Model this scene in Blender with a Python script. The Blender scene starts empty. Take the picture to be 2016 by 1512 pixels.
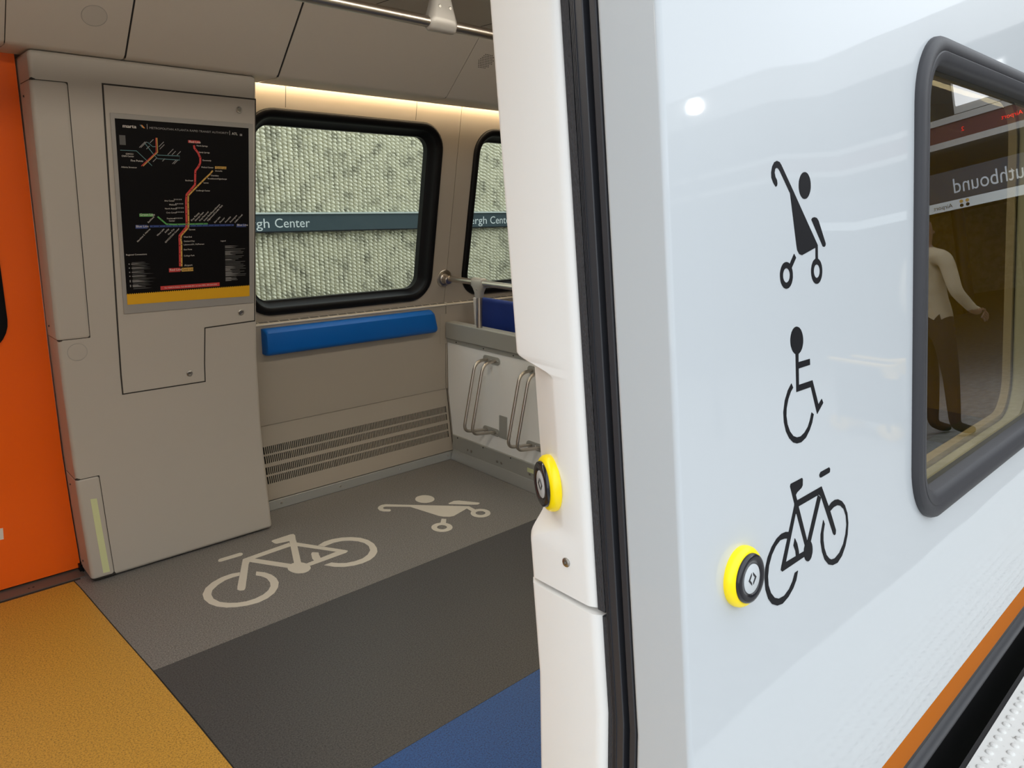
import bpy, bmesh, math, random
from mathutils import Vector, Matrix
from mathutils.geometry import tessellate_polygon

random.seed(7)
scene = bpy.context.scene
COL = scene.collection

# ------------------------------------------------------------------ camera
cam_data = bpy.data.cameras.new('camera')
cam = bpy.data.objects.new('camera', cam_data)
COL.objects.link(cam)
cam_data.sensor_width = 36.0
cam_data.lens = 1435.84 / 2016.0 * 36.0
cam_data.clip_start = 0.02
cam_data.clip_end = 200
CAM_R = ((0.733052, -0.680111, 0.009125), (0.15962, 0.185055, 0.969678), (0.661178, 0.709368, -0.244214))
rt, up, fw = (Vector(v) for v in CAM_R)
cam.matrix_world = Matrix(((rt.x, up.x, -fw.x, 0), (rt.y, up.y, -fw.y, 0), (rt.z, up.z, -fw.z, 1.5), (0, 0, 0, 1)))
scene.camera = cam

# ------------------------------------------------------------------ sky and exposure
world = bpy.data.worlds.new('overcast_sky')
scene.world = world
world.use_nodes = True
bg = world.node_tree.nodes['Background']
SKY = 2.35          # zenith radiance of an even overcast sky, a little less at the horizon
wn, wl = world.node_tree.nodes, world.node_tree.links
w_tc = wn.new('ShaderNodeTexCoord')
w_sp = wn.new('ShaderNodeSeparateXYZ')
w_mr = wn.new('ShaderNodeMapRange')
w_mr.inputs['From Min'].default_value = 0.0
w_mr.inputs['From Max'].default_value = 1.0
w_mr.inputs['To Min'].default_value = SKY * 0.85
w_mr.inputs['To Max'].default_value = SKY
wl.new(w_tc.outputs['Generated'], w_sp.inputs['Vector'])
wl.new(w_sp.outputs['Z'], w_mr.inputs['Value'])
wl.new(w_mr.outputs['Result'], bg.inputs['Strength'])
bg.inputs['Color'].default_value = (0.90, 0.95, 1.0, 1)
scene.view_settings.view_transform = 'Standard'
scene.view_settings.look = 'None'
scene.view_settings.gamma = 1.0
scene.view_settings.exposure = 0.0
scene.view_settings.use_curve_mapping = False


# ------------------------------------------------------------------ materials
def principled(name, color, rough=0.5, metal=0.0, spec=0.5, coat=0.0, emit=None, emit_strength=0.0):
    m = bpy.data.materials.new(name)
    m.use_nodes = True
    b = m.node_tree.nodes['Principled BSDF']
    b.inputs['Base Color'].default_value = (*color, 1)
    b.inputs['Roughness'].default_value = rough
    b.inputs['Metallic'].default_value = metal
    b.inputs['Specular IOR Level'].default_value = spec
    b.inputs['Coat Weight'].default_value = coat
    b.inputs['Coat Roughness'].default_value = 0.03
    if emit:
        b.inputs['Emission Color'].default_value = (*emit, 1)
        b.inputs['Emission Strength'].default_value = emit_strength
    return m


def add_bump(m, scale, strength, distance=0.001, detail=2.0, coat=False, stretch=None):
    nt = m.node_tree
    b = nt.nodes['Principled BSDF']
    tc = nt.nodes.new('ShaderNodeTexCoord')
    no = nt.nodes.new('ShaderNodeTexNoise')
    no.inputs['Scale'].default_value = scale
    no.inputs['Detail'].default_value = detail
    bu = nt.nodes.new('ShaderNodeBump')
    bu.inputs['Strength'].default_value = strength
    bu.inputs['Distance'].default_value = distance
    if stretch:
        mp = nt.nodes.new('ShaderNodeMapping')
        mp.inputs['Scale'].default_value = stretch
        nt.links.new(tc.outputs['Object'], mp.inputs['Vector'])
        nt.links.new(mp.outputs['Vector'], no.inputs['Vector'])
    else:
        nt.links.new(tc.outputs['Object'], no.inputs['Vector'])
    nt.links.new(no.outputs['Fac'], bu.inputs['Height'])
    nt.links.new(bu.outputs['Normal'], b.inputs['Normal'])
    if coat:
        nt.links.new(bu.outputs['Normal'], b.inputs['Coat Normal'])
    return m


def add_speckle(m, base, dark, light, scale=260.0, amount=0.5):
    """vinyl flooring: fine dark and light flecks in one base colour"""
    nt = m.node_tree
    b = nt.nodes['Principled BSDF']
    tc = nt.nodes.new('ShaderNodeTexCoord')
    no = nt.nodes.new('ShaderNodeTexNoise')
    no.inputs['Scale'].default_value = scale
    no.inputs['Detail'].default_value = 3.0
    no.inputs['Roughness'].default_value = 0.75
    cr = nt.nodes.new('ShaderNodeValToRGB')
    e = cr.color_ramp.elements
    e[0].position = 0.415
    e[0].color = (*dark, 1)
    e[1].position = 0.63
    e[1].color = (*light, 1)
    k = cr.color_ramp.elements.new(0.475)
    k.color = (*base, 1)
    k2 = cr.color_ramp.elements.new(0.56)
    k2.color = (*base, 1)
    nt.links.new(tc.outputs['Object'], no.inputs['Vector'])
    nt.links.new(no.outputs['Fac'], cr.inputs['Fac'])
    nt.links.new(cr.outputs['Color'], b.inputs['Base Color'])
    return m


def add_stain(m, c1, c2, scale, lo=0.4, hi=0.6, detail=5.0):
    nt = m.node_tree
    b = nt.nodes['Principled BSDF']
    tc = nt.nodes.new('ShaderNodeTexCoord')
    no = nt.nodes.new('ShaderNodeTexNoise')
    no.inputs['Scale'].default_value = scale
    no.inputs['Detail'].default_value = detail
    no.inputs['Roughness'].default_value = 0.7
    cr = nt.nodes.new('ShaderNodeValToRGB')
    cr.color_ramp.elements[0].position = lo
    cr.color_ramp.elements[0].color = (*c1, 1)
    cr.color_ramp.elements[1].position = hi
    cr.color_ramp.elements[1].color = (*c2, 1)
    nt.links.new(tc.outputs['Object'], no.inputs['Vector'])
    nt.links.new(no.outputs['Fac'], cr.inputs['Fac'])
    nt.links.new(cr.outputs['Color'], b.inputs['Base Color'])
    return m


def glass_mat(name, tint, rough=0.0, reflect=1.0):
    """thin pane: tinted see-through light plus a Fresnel mirror"""
    m = bpy.data.materials.new(name)
    m.use_nodes = True
    nt = m.node_tree
    nt.nodes.clear()
    out = nt.nodes.new('ShaderNodeOutputMaterial')
    mix = nt.nodes.new('ShaderNodeMixShader')
    tr = nt.nodes.new('ShaderNodeBsdfTransparent')
    tr.inputs['Color'].default_value = (*tint, 1)
    gl = nt.nodes.new('ShaderNodeBsdfGlossy')
    gl.inputs['Roughness'].default_value = rough
    gl.inputs['Color'].default_value = (reflect, reflect, reflect, 1)
    fr = nt.nodes.new('ShaderNodeFresnel')
    fr.inputs['IOR'].default_value = 1.5
    ge = nt.nodes.new('ShaderNodeNewGeometry')
    iv = nt.nodes.new('ShaderNodeMath')
    iv.operation = 'SUBTRACT'
    iv.inputs[0].default_value = 1.0
    mu = nt.nodes.new('ShaderNodeMath')
    mu.operation = 'MULTIPLY'
    nt.links.new(ge.outputs['Backfacing'], iv.inputs[1])
    nt.links.new(iv.outputs[0], mu.inputs[0])
    nt.links.new(fr.outputs['Fac'], mu.inputs[1])
    nt.links.new(mu.outputs[0], mix.inputs['Fac'])
    nt.links.new(tr.outputs['BSDF'], mix.inputs[1])
    nt.links.new(gl.outputs['BSDF'], mix.inputs[2])
    nt.links.new(mix.outputs['Shader'], out.inputs['Surface'])
    return m


def emission_mat(name, color, strength):
    m = bpy.data.materials.new(name)
    m.use_nodes = True
    nt = m.node_tree
    nt.nodes.clear()
    out = nt.nodes.new('ShaderNodeOutputMaterial')
    em = nt.nodes.new('ShaderNodeEmission')
    em.inputs['Color'].default_value = (*color, 1)
    em.inputs['Strength'].default_value = strength
    nt.links.new(em.outputs['Emission'], out.inputs['Surface'])
    return m


M = {}
M['body_white'] = add_bump(principled('gloss_white_body_paint', (0.545, 0.58, 0.605), 0.35, spec=0.2, coat=0.6), 2.2, 0.06, 0.02, 1.0, coat=True)
M['lining_white'] = add_bump(principled('white_door_lining', (0.88, 0.87, 0.845), 0.42), 900, 0.10, 0.0004)
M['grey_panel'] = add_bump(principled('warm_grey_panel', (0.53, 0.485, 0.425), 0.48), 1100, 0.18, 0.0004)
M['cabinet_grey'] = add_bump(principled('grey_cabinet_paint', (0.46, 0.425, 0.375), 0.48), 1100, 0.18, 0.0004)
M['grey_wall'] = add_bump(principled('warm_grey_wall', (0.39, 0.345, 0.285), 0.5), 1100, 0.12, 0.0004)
M['partition_white'] = principled('off_white_laminate', (0.80, 0.81, 0.80), 0.35)
M['alu'] = principled('painted_grey_metal', (0.33, 0.335, 0.31), 0.42, 0.15)
M['trim_alu'] = principled('floor_trim_metal', (0.40, 0.41, 0.40), 0.38, 0.5)
M['steel'] = add_bump(principled('brushed_steel', (0.55, 0.50, 0.44), 0.30, 1.0), 300, 0.15, 0.0003, stretch=(1, 8, 8))
M['ledge'] = principled('cove_lit_ledge_metal', (0.66, 0.62, 0.54), 0.4)  # base colour lightened to stand in for cove light on the ledge
M['screw'] = principled('screw_steel', (0.42, 0.40, 0.37), 0.35, 1.0)
M['bracket'] = principled('cast_grey_bracket', (0.42, 0.41, 0.385), 0.36, 0.2)
M['orange'] = principled('orange_door_paint', (0.92, 0.130, 0.003), 0.35, spec=0.25, coat=0.1)
M['orange_stripe'] = principled('orange_stripe_film', (0.46, 0.125, 0.008), 0.8, spec=0.05)
M['blue_pad'] = principled('bright_blue_pad', (0.002, 0.115, 0.46), 0.42, spec=0.25)
M['seat_blue'] = add_bump(principled('navy_seat_cover', (0.008, 0.035, 0.24), 0.6), 400, 0.3, 0.001)
M['black_rubber'] = principled('black_rubber', (0.005, 0.005, 0.006), 0.45, spec=0.15)
M['ext_rubber'] = add_bump(principled('weathered_rubber', (0.036, 0.036, 0.041), 0.5, spec=0.35), 30, 0.15, 0.002)
M['seal_rubber'] = principled('seal_rubber', (0.035, 0.036, 0.042), 0.42)
M['brush'] = add_bump(principled('seal_brush_pile', (0.045, 0.045, 0.05), 0.9), 420, 1.0, 0.004, stretch=(1, 1, 0.35))
M['pocket'] = principled('door_pocket_dark', (0.008, 0.008, 0.010), 0.8)
M['gap'] = principled('panel_gap', (0.03, 0.027, 0.024), 0.8)
M['black_film'] = principled('black_vinyl_film', (0.009, 0.009, 0.011), 0.55, spec=0.12)
M['mark'] = principled('floor_marking_film', (0.64, 0.61, 0.54), 0.5)
M['yellow_floor'] = add_speckle(principled('yellow_vinyl', (0.7, 0.4, 0.05), 0.45), (0.58, 0.31, 0.042), (0.30, 0.165, 0.028), (0.66, 0.38, 0.065), 210)
M['grey_floor'] = add_speckle(principled('grey_vinyl', (0.2, 0.2, 0.2), 0.45), (0.195, 0.188, 0.182), (0.10, 0.095, 0.09), (0.30, 0.285, 0.27), 210)
M['dark_floor'] = add_speckle(principled('charcoal_vinyl', (0.1, 0.1, 0.1), 0.45), (0.064, 0.064, 0.068), (0.03, 0.03, 0.032), (0.10, 0.098, 0.10), 210)
M['blue_floor'] = add_speckle(principled('blue_vinyl', (0.05, 0.1, 0.3), 0.45), (0.012, 0.085, 0.30), (0.008, 0.045, 0.16), (0.02, 0.12, 0.37), 210)
M['threshold'] = principled('threshold_metal', (0.16, 0.145, 0.13), 0.45, 0.4)
M['glow'] = principled('photoluminescent_strip', (0.62, 0.66, 0.36), 0.5)
M['poster_black'] = principled('poster_black', (0.005, 0.0045, 0.005), 0.5, spec=0.12)
M['poster_yellow'] = principled('poster_yellow', (0.72, 0.38, 0.008), 0.5)
M['p_white'] = principled('print_white', (0.72, 0.68, 0.62), 0.5)
M['p_grey'] = principled('print_grey', (0.28, 0.27, 0.26), 0.5)
M['p_dim'] = principled('print_dim_grey', (0.10, 0.098, 0.095), 0.5)
M['p_red'] = principled('print_red', (0.55, 0.05, 0.045), 0.5)
M['p_gold'] = principled('print_gold', (0.60, 0.36, 0.08), 0.5)
M['p_green'] = principled('print_green', (0.10, 0.35, 0.09), 0.5)
M['p_blue'] = principled('print_blue', (0.03, 0.06, 0.22), 0.5)
M['p_teal'] = principled('print_teal', (0.12, 0.26, 0.28), 0.5)
M['p_orange'] = principled('print_orange', (0.70, 0.25, 0.05), 0.5)
M['frame_grey'] = principled('poster_frame_grey', (0.36, 0.345, 0.32), 0.4, 0.2)
M['led'] = emission_mat('warm_led_strip', (1.0, 0.76, 0.47), 36.0)
M['ceil_led'] = emission_mat('ceiling_led_panel', (1.0, 0.905, 0.775), 14.5)
M['button_yellow'] = principled('lit_yellow_ring', (0.95, 0.72, 0.0), 0.35, emit=(1.0, 0.80, 0.0), emit_strength=0.10)
M['button_black'] = principled('button_black', (0.012, 0.012, 0.016), 0.18)
M['button_face'] = principled('button_face_grey', (0.55, 0.58, 0.60), 0.35)
M['glass_far'] = glass_mat('clear_window_glass', (0.93, 0.96, 0.93), reflect=0.35)
M['glass_ext'] = glass_mat('tinted_window_glass', (0.78, 0.74, 0.58))
M['glass_yellow'] = glass_mat('yellow_screen_glass', (0.92, 0.83, 0.12))
M['concrete'] = add_stain(add_bump(principled('ribbed_concrete', (0.5, 0.5, 0.45), 0.9), 60, 0.5, 0.004, 5), (0.40, 0.385, 0.30), (0.84, 0.81, 0.66), 11, 0.32, 0.50)
M['sign_slate'] = principled('slate_blue_enamel', (0.052, 0.078, 0.090), 0.4)
M['sign_white'] = principled('sign_white', (0.75, 0.80, 0.80), 0.5)
M['sign_edge'] = principled('sign_pale_edge', (0.60, 0.66, 0.62), 0.5)
M['black'] = principled('flat_black', (0.010, 0.010, 0.011), 0.7)
M['skirt'] = add_stain(principled('black_side_skirt', (0.02, 0.02, 0.021), 0.55), (0.016, 0.016, 0.017), (0.05, 0.04, 0.032), 14, 0.55, 0.8)
M['tactile'] = add_stain(principled('white_tactile_tile', (0.55, 0.56, 0.54), 0.75), (0.36, 0.36, 0.34), (0.64, 0.65, 0.63), 30, 0.30, 0.42)
M['paving'] = add_stain(principled('platform_paving', (0.4, 0.4, 0.38), 0.7), (0.20, 0.19, 0.18), (0.30, 0.29, 0.275), 12)
M['canopy'] = principled('canopy_grey', (0.58, 0.57, 0.55), 0.7)
M['column'] = principled('dark_blue_column', (0.03, 0.035, 0.05), 0.4)
M['station_wall'] = add_stain(principled('station_concrete', (0.4, 0.4, 0.38), 0.9), (0.36, 0.36, 0.34), (0.50, 0.50, 0.48), 3)
M['led_red'] = emission_mat('red_led_dots', (1.0, 0.03, 0.02), 3.0)
M['led_box'] = principled('dark_red_display', (0.10, 0.012, 0.010), 0.4)
M['lamp'] = emission_mat('platform_lamp_glow', (1.0, 0.98, 0.92), 220.0)
M['light_panel'] = emission_mat('canopy_light_panel', (0.95, 0.98, 1.0), 3.0)
M['skin'] = principled('skin', (0.20, 0.11, 0.075), 0.5)
M['shirt'] = add_bump(principled('khaki_shirt', (0.46, 0.39, 0.27), 0.8), 9, 0.6, 0.03)
M['trouser'] = principled('black_trousers', (0.012, 0.012, 0.016), 0.8)
M['hair'] = principled('black_hair', (0.010, 0.009, 0.010), 0.6)
M['cart_yellow'] = principled('yellow_plastic', (0.80, 0.47, 0.02), 0.4)
M['yellow_glow'] = M['cart_yellow']


# ------------------------------------------------------------------ mesh building
def tag(o, label=None, cat=None, group=None, kind=None):
    if label:
        o['label'] = label
    if cat:
        o['category'] = cat
    if group:
        o['group'] = group
    if kind:
        o['kind'] = kind
    return o


def empty(name, loc=(0, 0, 0), **kw):
    o = bpy.data.objects.new(name, None)
    o.empty_display_size = 0.1
    COL.objects.link(o)
    o.location = loc
    return tag(o, **kw)


class MB:
    """collects shapes and links them as one mesh object"""

    def __init__(self):
        self.v = []
        self.f = []

    def add(self, verts, faces):
        n = len(self.v)
        self.v += [tuple(p) for p in verts]
        self.f += [tuple(i + n for i in fc) for fc in faces]
        return self

    def box(self, x0, x1, y0, y1, z0, z1):
        v = [(x, y, z) for x in (x0, x1) for y in (y0, y1) for z in (z0, z1)]
        return self.add(v, [(0, 1, 3, 2), (4, 6, 7, 5), (0, 4, 5, 1), (2, 3, 7, 6), (0, 2, 6, 4), (1, 5, 7, 3)])

    def obox(self, o, ex, ey, ez, a, b):
        """box between local corners a and b in the frame o, ex, ey, ez"""
        v = [o + ex * x + ey * y + ez * z for x in (a[0], b[0]) for y in (a[1], b[1]) for z in (a[2], b[2])]
        return self.add(v, [(0, 1, 3, 2), (4, 6, 7, 5), (0, 4, 5, 1), (2, 3, 7, 6), (0, 2, 6, 4), (1, 5, 7, 3)])

    def tube(self, pts, r, n=12, caps=True, closed=False):
        pts = [Vector(p) for p in pts]
        rs = r if isinstance(r, (list, tuple)) else [r] * len(pts)
        rings = []
        t0 = (pts[1] - pts[0]).normalized()
        a = Vector((0, 0, 1)) if abs(t0.z) < 0.9 else Vector((1, 0, 0))
        nrm = (a - t0 * a.dot(t0)).normalized()
        for i, p in enumerate(pts):
            if i == 0:
                t = t0
            elif i == len(pts) - 1:
                t = (pts[i] - pts[i - 1]).normalized()
            else:
                t = ((pts[i + 1] - pts[i]).normalized() + (pts[i] - pts[i - 1]).normalized()).normalized()
            nrm = (nrm - t * nrm.dot(t)).normalized()
            b = t.cross(nrm)
            rings.append([p + nrm * math.cos(2 * math.pi * k / n) * rs[i] + b * math.sin(2 * math.pi * k / n) * rs[i] for k in range(n)])
        v = [q for rg in rings for q in rg]
        f = []
        for i in range(len(rings) - 1):
            for k in range(n):
                f.append((i * n + k, i * n + (k + 1) % n, (i + 1) * n + (k + 1) % n, (i + 1) * n + k))
        if caps:
            f.append(tuple(range(n - 1, -1, -1)))
            f.append(tuple((len(rings) - 1) * n + k for k in range(n)))
        return self.add(v, f)

    def lathe(self, o, ex, ey, ez, prof, n=32):
        """prof: (radius, height along ez)"""
        v, f = [], []
        for r, h in prof:
            for k in range(n):
                a = 2 * math.pi * k / n
                v.append(o + ex * (r * math.cos(a)) + ey * (r * math.sin(a)) + ez * h)
        for i in range(len(prof) - 1):
            for k in range(n):
                f.append((i * n + k, i * n + (k + 1) % n, (i + 1) * n + (k + 1) % n, (i + 1) * n + k))
        f.append(tuple(range(n - 1, -1, -1)))
        f.append(tuple((len(prof) - 1) * n + k for k in range(n)))
        return self.add(v, f)

    def slab(self, loops, mapf, n0, n1, cuts=()):
        """flat shape (outline, then holes) between depths n0 and n1; n1 is the side seen"""
        flat = [p for lp in loops for p in lp]
        bm = bmesh.new()
        vs = [bm.verts.new((u, v, 0)) for u, v in flat]
        if len(loops) > 1:
            es, k = [], 0
            for lp in loops:
                m = len(lp)
                es += [bm.edges.new((vs[k + i], vs[k + (i + 1) % m])) for i in range(m)]
                k += m
            bmesh.ops.triangle_fill(bm, edges=es, use_beauty=True)
        else:
            for t in tessellate_polygon([[Vector((u, v, 0)) for u, v in loops[0]]]):
                try:
                    bm.faces.new([vs[i] for i in t])
                except ValueError:
                    pass
        for fc in bm.faces:
            fc.normal_update()
            if fc.normal.z < 0:
                fc.normal_flip()
        for c in cuts:
            bmesh.ops.bisect_plane(bm, geom=bm.verts[:] + bm.edges[:] + bm.faces[:], plane_co=(0, c, 0), plane_no=(0, 1, 0))
        bm.verts.index_update()
        uv = [(v.co.x, v.co.y) for v in bm.verts]
        n = len(uv)
        f = [tuple(v.index for v in fc.verts) for fc in bm.faces]
        pts = [mapf(u, v, n1) for u, v in uv]
        if n0 != n1:
            pts += [mapf(u, v, n0) for u, v in uv]
            f += [tuple(n + i for i in reversed(t)) for t in f]
            for e in bm.edges:
                if len(e.link_faces) == 1:
                    i, j = (v.index for v in e.verts)
                    f.append((i, j, n + j, n + i))
        bm.free()
        return self.add(pts, f)

    def build(self, name, mat, parent=None, smooth=None, bevel=0.0, seg=2, **kw):
        me = bpy.data.meshes.new(name)
        me.from_pydata([tuple(p) for p in self.v], [], self.f)
        bm = bmesh.new()
        bm.from_mesh(me)
        bmesh.ops.recalc_face_normals(bm, faces=bm.faces)
        bm.to_mesh(me)
        bm.free()
        mats = mat if isinstance(mat, (list, tuple)) else [mat]
        for q in mats:
            me.materials.append(q)
        if smooth is not None or bevel > 0:
            me.polygons.foreach_set('use_smooth', [True] * len(me.polygons))
            me.set_sharp_from_angle(angle=math.radians(smooth if smooth is not None else 35))
        me.update()
        o = bpy.data.objects.new(name, me)
        COL.objects.link(o)
        if parent is not None:
            o.parent = parent
            o.matrix_parent_inverse = parent_inv(parent)
        if bevel > 0:
            md = o.modifiers.new('bevel', 'BEVEL')
            md.width = bevel
            md.segments = seg
            md.limit_method = 'ANGLE'
            md.angle_limit = math.radians(40)
            md.harden_normals = True
        return tag(o, **kw)


def parent_inv(p):
    m = Matrix.Identity(4)
    chain = []
    while p is not None:
        chain.append(p)
        p = p.parent
    for q in reversed(chain):
        m = m @ q.matrix_parent_inverse @ q.matrix_basis if q.parent else m @ q.matrix_basis
    return m.inverted()


def interp(z, zs, ys):
    if z <= zs[0]:
        return ys[0]
    for i in range(len(zs) - 1):
        if z <= zs[i + 1]:
            return ys[i] + (ys[i + 1] - ys[i]) * (z - zs[i]) / (zs[i + 1] - zs[i])
    return ys[-1] + (ys[-1] - ys[-2]) / (zs[-1] - zs[-2]) * (z - zs[-1])


def rrect(x0, x1, y0, y1, r, n=8):
    pts = []
    for cx, cy, a0 in ((x1 - r, y0 + r, -90), (x1 - r, y1 - r, 0), (x0 + r, y1 - r, 90), (x0 + r, y0 + r, 180)):
        for k in range(n + 1):
            a = math.radians(a0 + 90.0 * k / n)
            pts.append((cx + r * math.cos(a), cy + r * math.sin(a)))
    return pts


def circle(cx, cy, r, n=28):
    return [(cx + r * math.cos(2 * math.pi * k / n), cy + r * math.sin(2 * math.pi * k / n)) for k in range(n)]


def stroke(pts, w):
    """outline of a line of width w through pts"""
    L, R = [], []
    for i, p in enumerate(pts):
        a = Vector(pts[max(0, i - 1)])
        b = Vector(pts[min(len(pts) - 1, i + 1)])
        t = (b - a).normalized()
        n = Vector((-t.y, t.x)) * (w / 2)
        L.append((p[0] + n.x, p[1] + n.y))
        R.append((p[0] - n.x, p[1] - n.y))
    return L, R


def stroke_mesh(mb, pts, w, mapf, n):
    L, R = stroke(pts, w)
    v = [mapf(u, q, n) for u, q in L] + [mapf(u, q, n) for u, q in R]
    k = len(L)
    mb.add(v, [(i, i + 1, k + i + 1, k + i) for i in range(k - 1)])


def sweep_rrect(mb, x0, x1, y0, y1, r, prof, mapf, n=8):
    """prof: (inset from the outline, depth) swept round a rounded rectangle"""
    rings = []
    for off, dep in prof:
        rr = max(r - off, 0.004)
        rings.append([mapf(u, v, dep) for u, v in rrect(x0 + off, x1 - off, y0 + off, y1 - off, rr, n)])
    m = len(rings[0])
    v = [p for rg in rings for p in rg]
    f = []
    for i in range(len(rings) - 1):
        for k in range(m):
            f.append((i * m + k, i * m + (k + 1) % m, (i + 1) * m + (k + 1) % m, (i + 1) * m + k))
    mb.add(v, f)


_text_cache = {}


def text_geo(s):
    if s not in _text_cache:
        cu = bpy.data.curves.new('text', 'FONT')
        cu.body = s
        cu.size = 1.0
        cu.resolution_u = 3
        o = bpy.data.objects.new('text', cu)
        COL.objects.link(o)
        dg = bpy.context.evaluated_depsgraph_get()
        me = bpy.data.meshes.new_from_object(o.evaluated_get(dg))
        vs = [tuple(q.co) for q in me.vertices]
        fs = [tuple(p.vertices) for p in me.polygons]
        bpy.data.objects.remove(o)
        bpy.data.curves.remove(cu)
        bpy.data.meshes.remove(me)
        _text_cache[s] = (vs, fs)
    return _text_cache[s]


def add_text(mb, s, u, v, cap, mapf, n, align='L', rot=0.0, width=None, bold=0.0):
    vs, fs = text_geo(s)
    k = cap / 0.70
    x1 = max(p[0] for p in vs)
    kx = width / x1 if width else k
    ox = -x1 * kx if align == 'R' else (-x1 * kx / 2 if align == 'C' else 0)
    c, sn = math.cos(math.radians(rot)), math.sin(math.radians(rot))
    out = []
    for p in vs:
        a, b = p[0] * kx + ox, p[1] * k
        out.append(mapf(u + a * c - b * sn, v + a * sn + b * c, n))
    mb.add(out, fs)


# surfaces of the car, measured in metres: X along the train, Y across it, Z up from its floor
CAB_Z, CAB_Y = (0, 0.2, 0.5, 0.82, 1.05, 1.956), (3.057, 3.078, 3.098, 3.083, 3.047, 2.891)
WAL_Z, WAL_Y = (0, 0.05, 0.17, 0.415, 0.65, 0.93, 2.1), (3.25, 3.265, 3.287, 3.322, 3.317, 3.31, 3.111)
EXT_Z, EXT_Y = (-0.45, 0.0, 0.1, 0.25, 0.5, 0.8, 2.2), (0.50, 0.48, 0.45, 0.42, 0.398, 0.411, 0.5875)
DOR_Z, DOR_Y = (0, 0.25, 0.5, 0.95, 2.0), (3.215, 3.24, 3.25, 3.21, 3.05)


def cab_y(z):
    return interp(z, CAB_Z, CAB_Y)


def wal_y(z):
    return interp(z, WAL_Z, WAL_Y)


def ext_y(z):
    return interp(z, EXT_Z, EXT_Y)


def dor_y(z):
    return interp(z, DOR_Z, DOR_Y)


def on_cab(u, v, n):
    return Vector((u, cab_y(v) - n, v))


def on_wal(u, v, n):
    return Vector((u, wal_y(v) - n, v))


def on_upw(u, v, n):          # the window wall, set back a little behind the ledge
    return Vector((u, 3.325 - 0.170 * (v - 0.93) - n, v))


def on_ext(u, v, n):
    return Vector((u, ext_y(v) - n, v))


def on_dor(u, v, n):
    return Vector((u, dor_y(v) - n, v))


def on_floor(u, v, n):
    return Vector((u, v, n))


def profile_panel(x0, x1, zs, yf, t_front, t_back):
    """panel following a wall profile; t_front/t_back: depths toward the viewer"""
    mb = MB()
    k = len(zs)
    v = []
    for x in (x0, x1):
        for z in zs:
            v.append((x, yf(z) - t_front, z))
        for z in zs:
            v.append((x, yf(z) - t_back, z))
    f = []
    n = 2 * k
    for i in range(k - 1):
        f.append((i, n + i, n + i + 1, i + 1))
        f.append((k + i, k + i + 1, n + k + i + 1, n + k + i))
        f.append((i, i + 1, k + i + 1, k + i))
        f.append((n + i, n + k + i, n + k + i + 1, n + i + 1))
    f.append((0, k, n + k, n))
    f.append((k - 1, n + k - 1, n + 2 * k - 1, 2 * k - 1))
    mb.add(v, f)
    return mb


def zlist(z0, z1, brk, n=0):
    s = {z0, z1} | {z for z in brk if z0 < z < z1}
    return sorted(s)


# traced outlines of the printed symbols and the map, in metres on their own surface
EXT_STROLLER = [[[0.947,1.5209],[0.941,1.5256],[0.9361,1.5322],[0.9357,1.5388],[0.9388,1.5467],[0.9445,1.5523],[0.9514,1.5544],[0.9586,1.5532],[0.9635,1.5494],[0.9929,1.5192],[1.068,1.4405],[1.0682,1.4202],[1.0608,1.4205],[1.0611,1.4371],[1.0191,1.4281],[1.0106,1.43],[1.0051,1.4354],[1.0028,1.4427],[0.9868,1.5129],[0.9593,1.5413],[0.955,1.5446],[0.9507,1.5455],[0.9462,1.5439],[0.9445,1.539],[0.9464,1.5336],[0.9506,1.5295],[0.9515,1.5253],[0.9504,1.5222]],[[1.0481,1.5245],[1.048,1.5216],[1.0472,1.5187],[1.046,1.516],[1.0443,1.5135],[1.0424,1.5112],[1.0402,1.5093],[1.0378,1.5078],[1.0352,1.5066],[1.0323,1.5059],[1.0296,1.5057],[1.0267,1.5059],[1.0241,1.5065],[1.0216,1.5076],[1.0191,1.5091],[1.0171,1.5109],[1.0153,1.5131],[1.0141,1.5155],[1.013,1.5182],[1.0125,1.5209],[1.0124,1.5238],[1.0128,1.5266],[1.0133,1.5294],[1.0145,1.5321],[1.0162,1.5345],[1.018,1.5367],[1.0202,1.5387],[1.0225,1.5402],[1.025,1.5414],[1.0278,1.5421],[1.0305,1.5425],[1.0334,1.5423],[1.0362,1.5417],[1.0388,1.5407],[1.0411,1.5393],[1.0431,1.5374],[1.045,1.5353],[1.0465,1.5329],[1.0474,1.5302],[1.048,1.5274]],[[1.0495,1.4769],[1.0526,1.4795],[1.0592,1.4804],[1.0665,1.479],[1.0719,1.4747],[1.0941,1.4417],[1.0931,1.4387],[1.0892,1.4371],[1.0846,1.4382]],[[0.9953,1.4309],[1.0006,1.4252],[0.987,1.4116],[0.981,1.4165]]]
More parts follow.
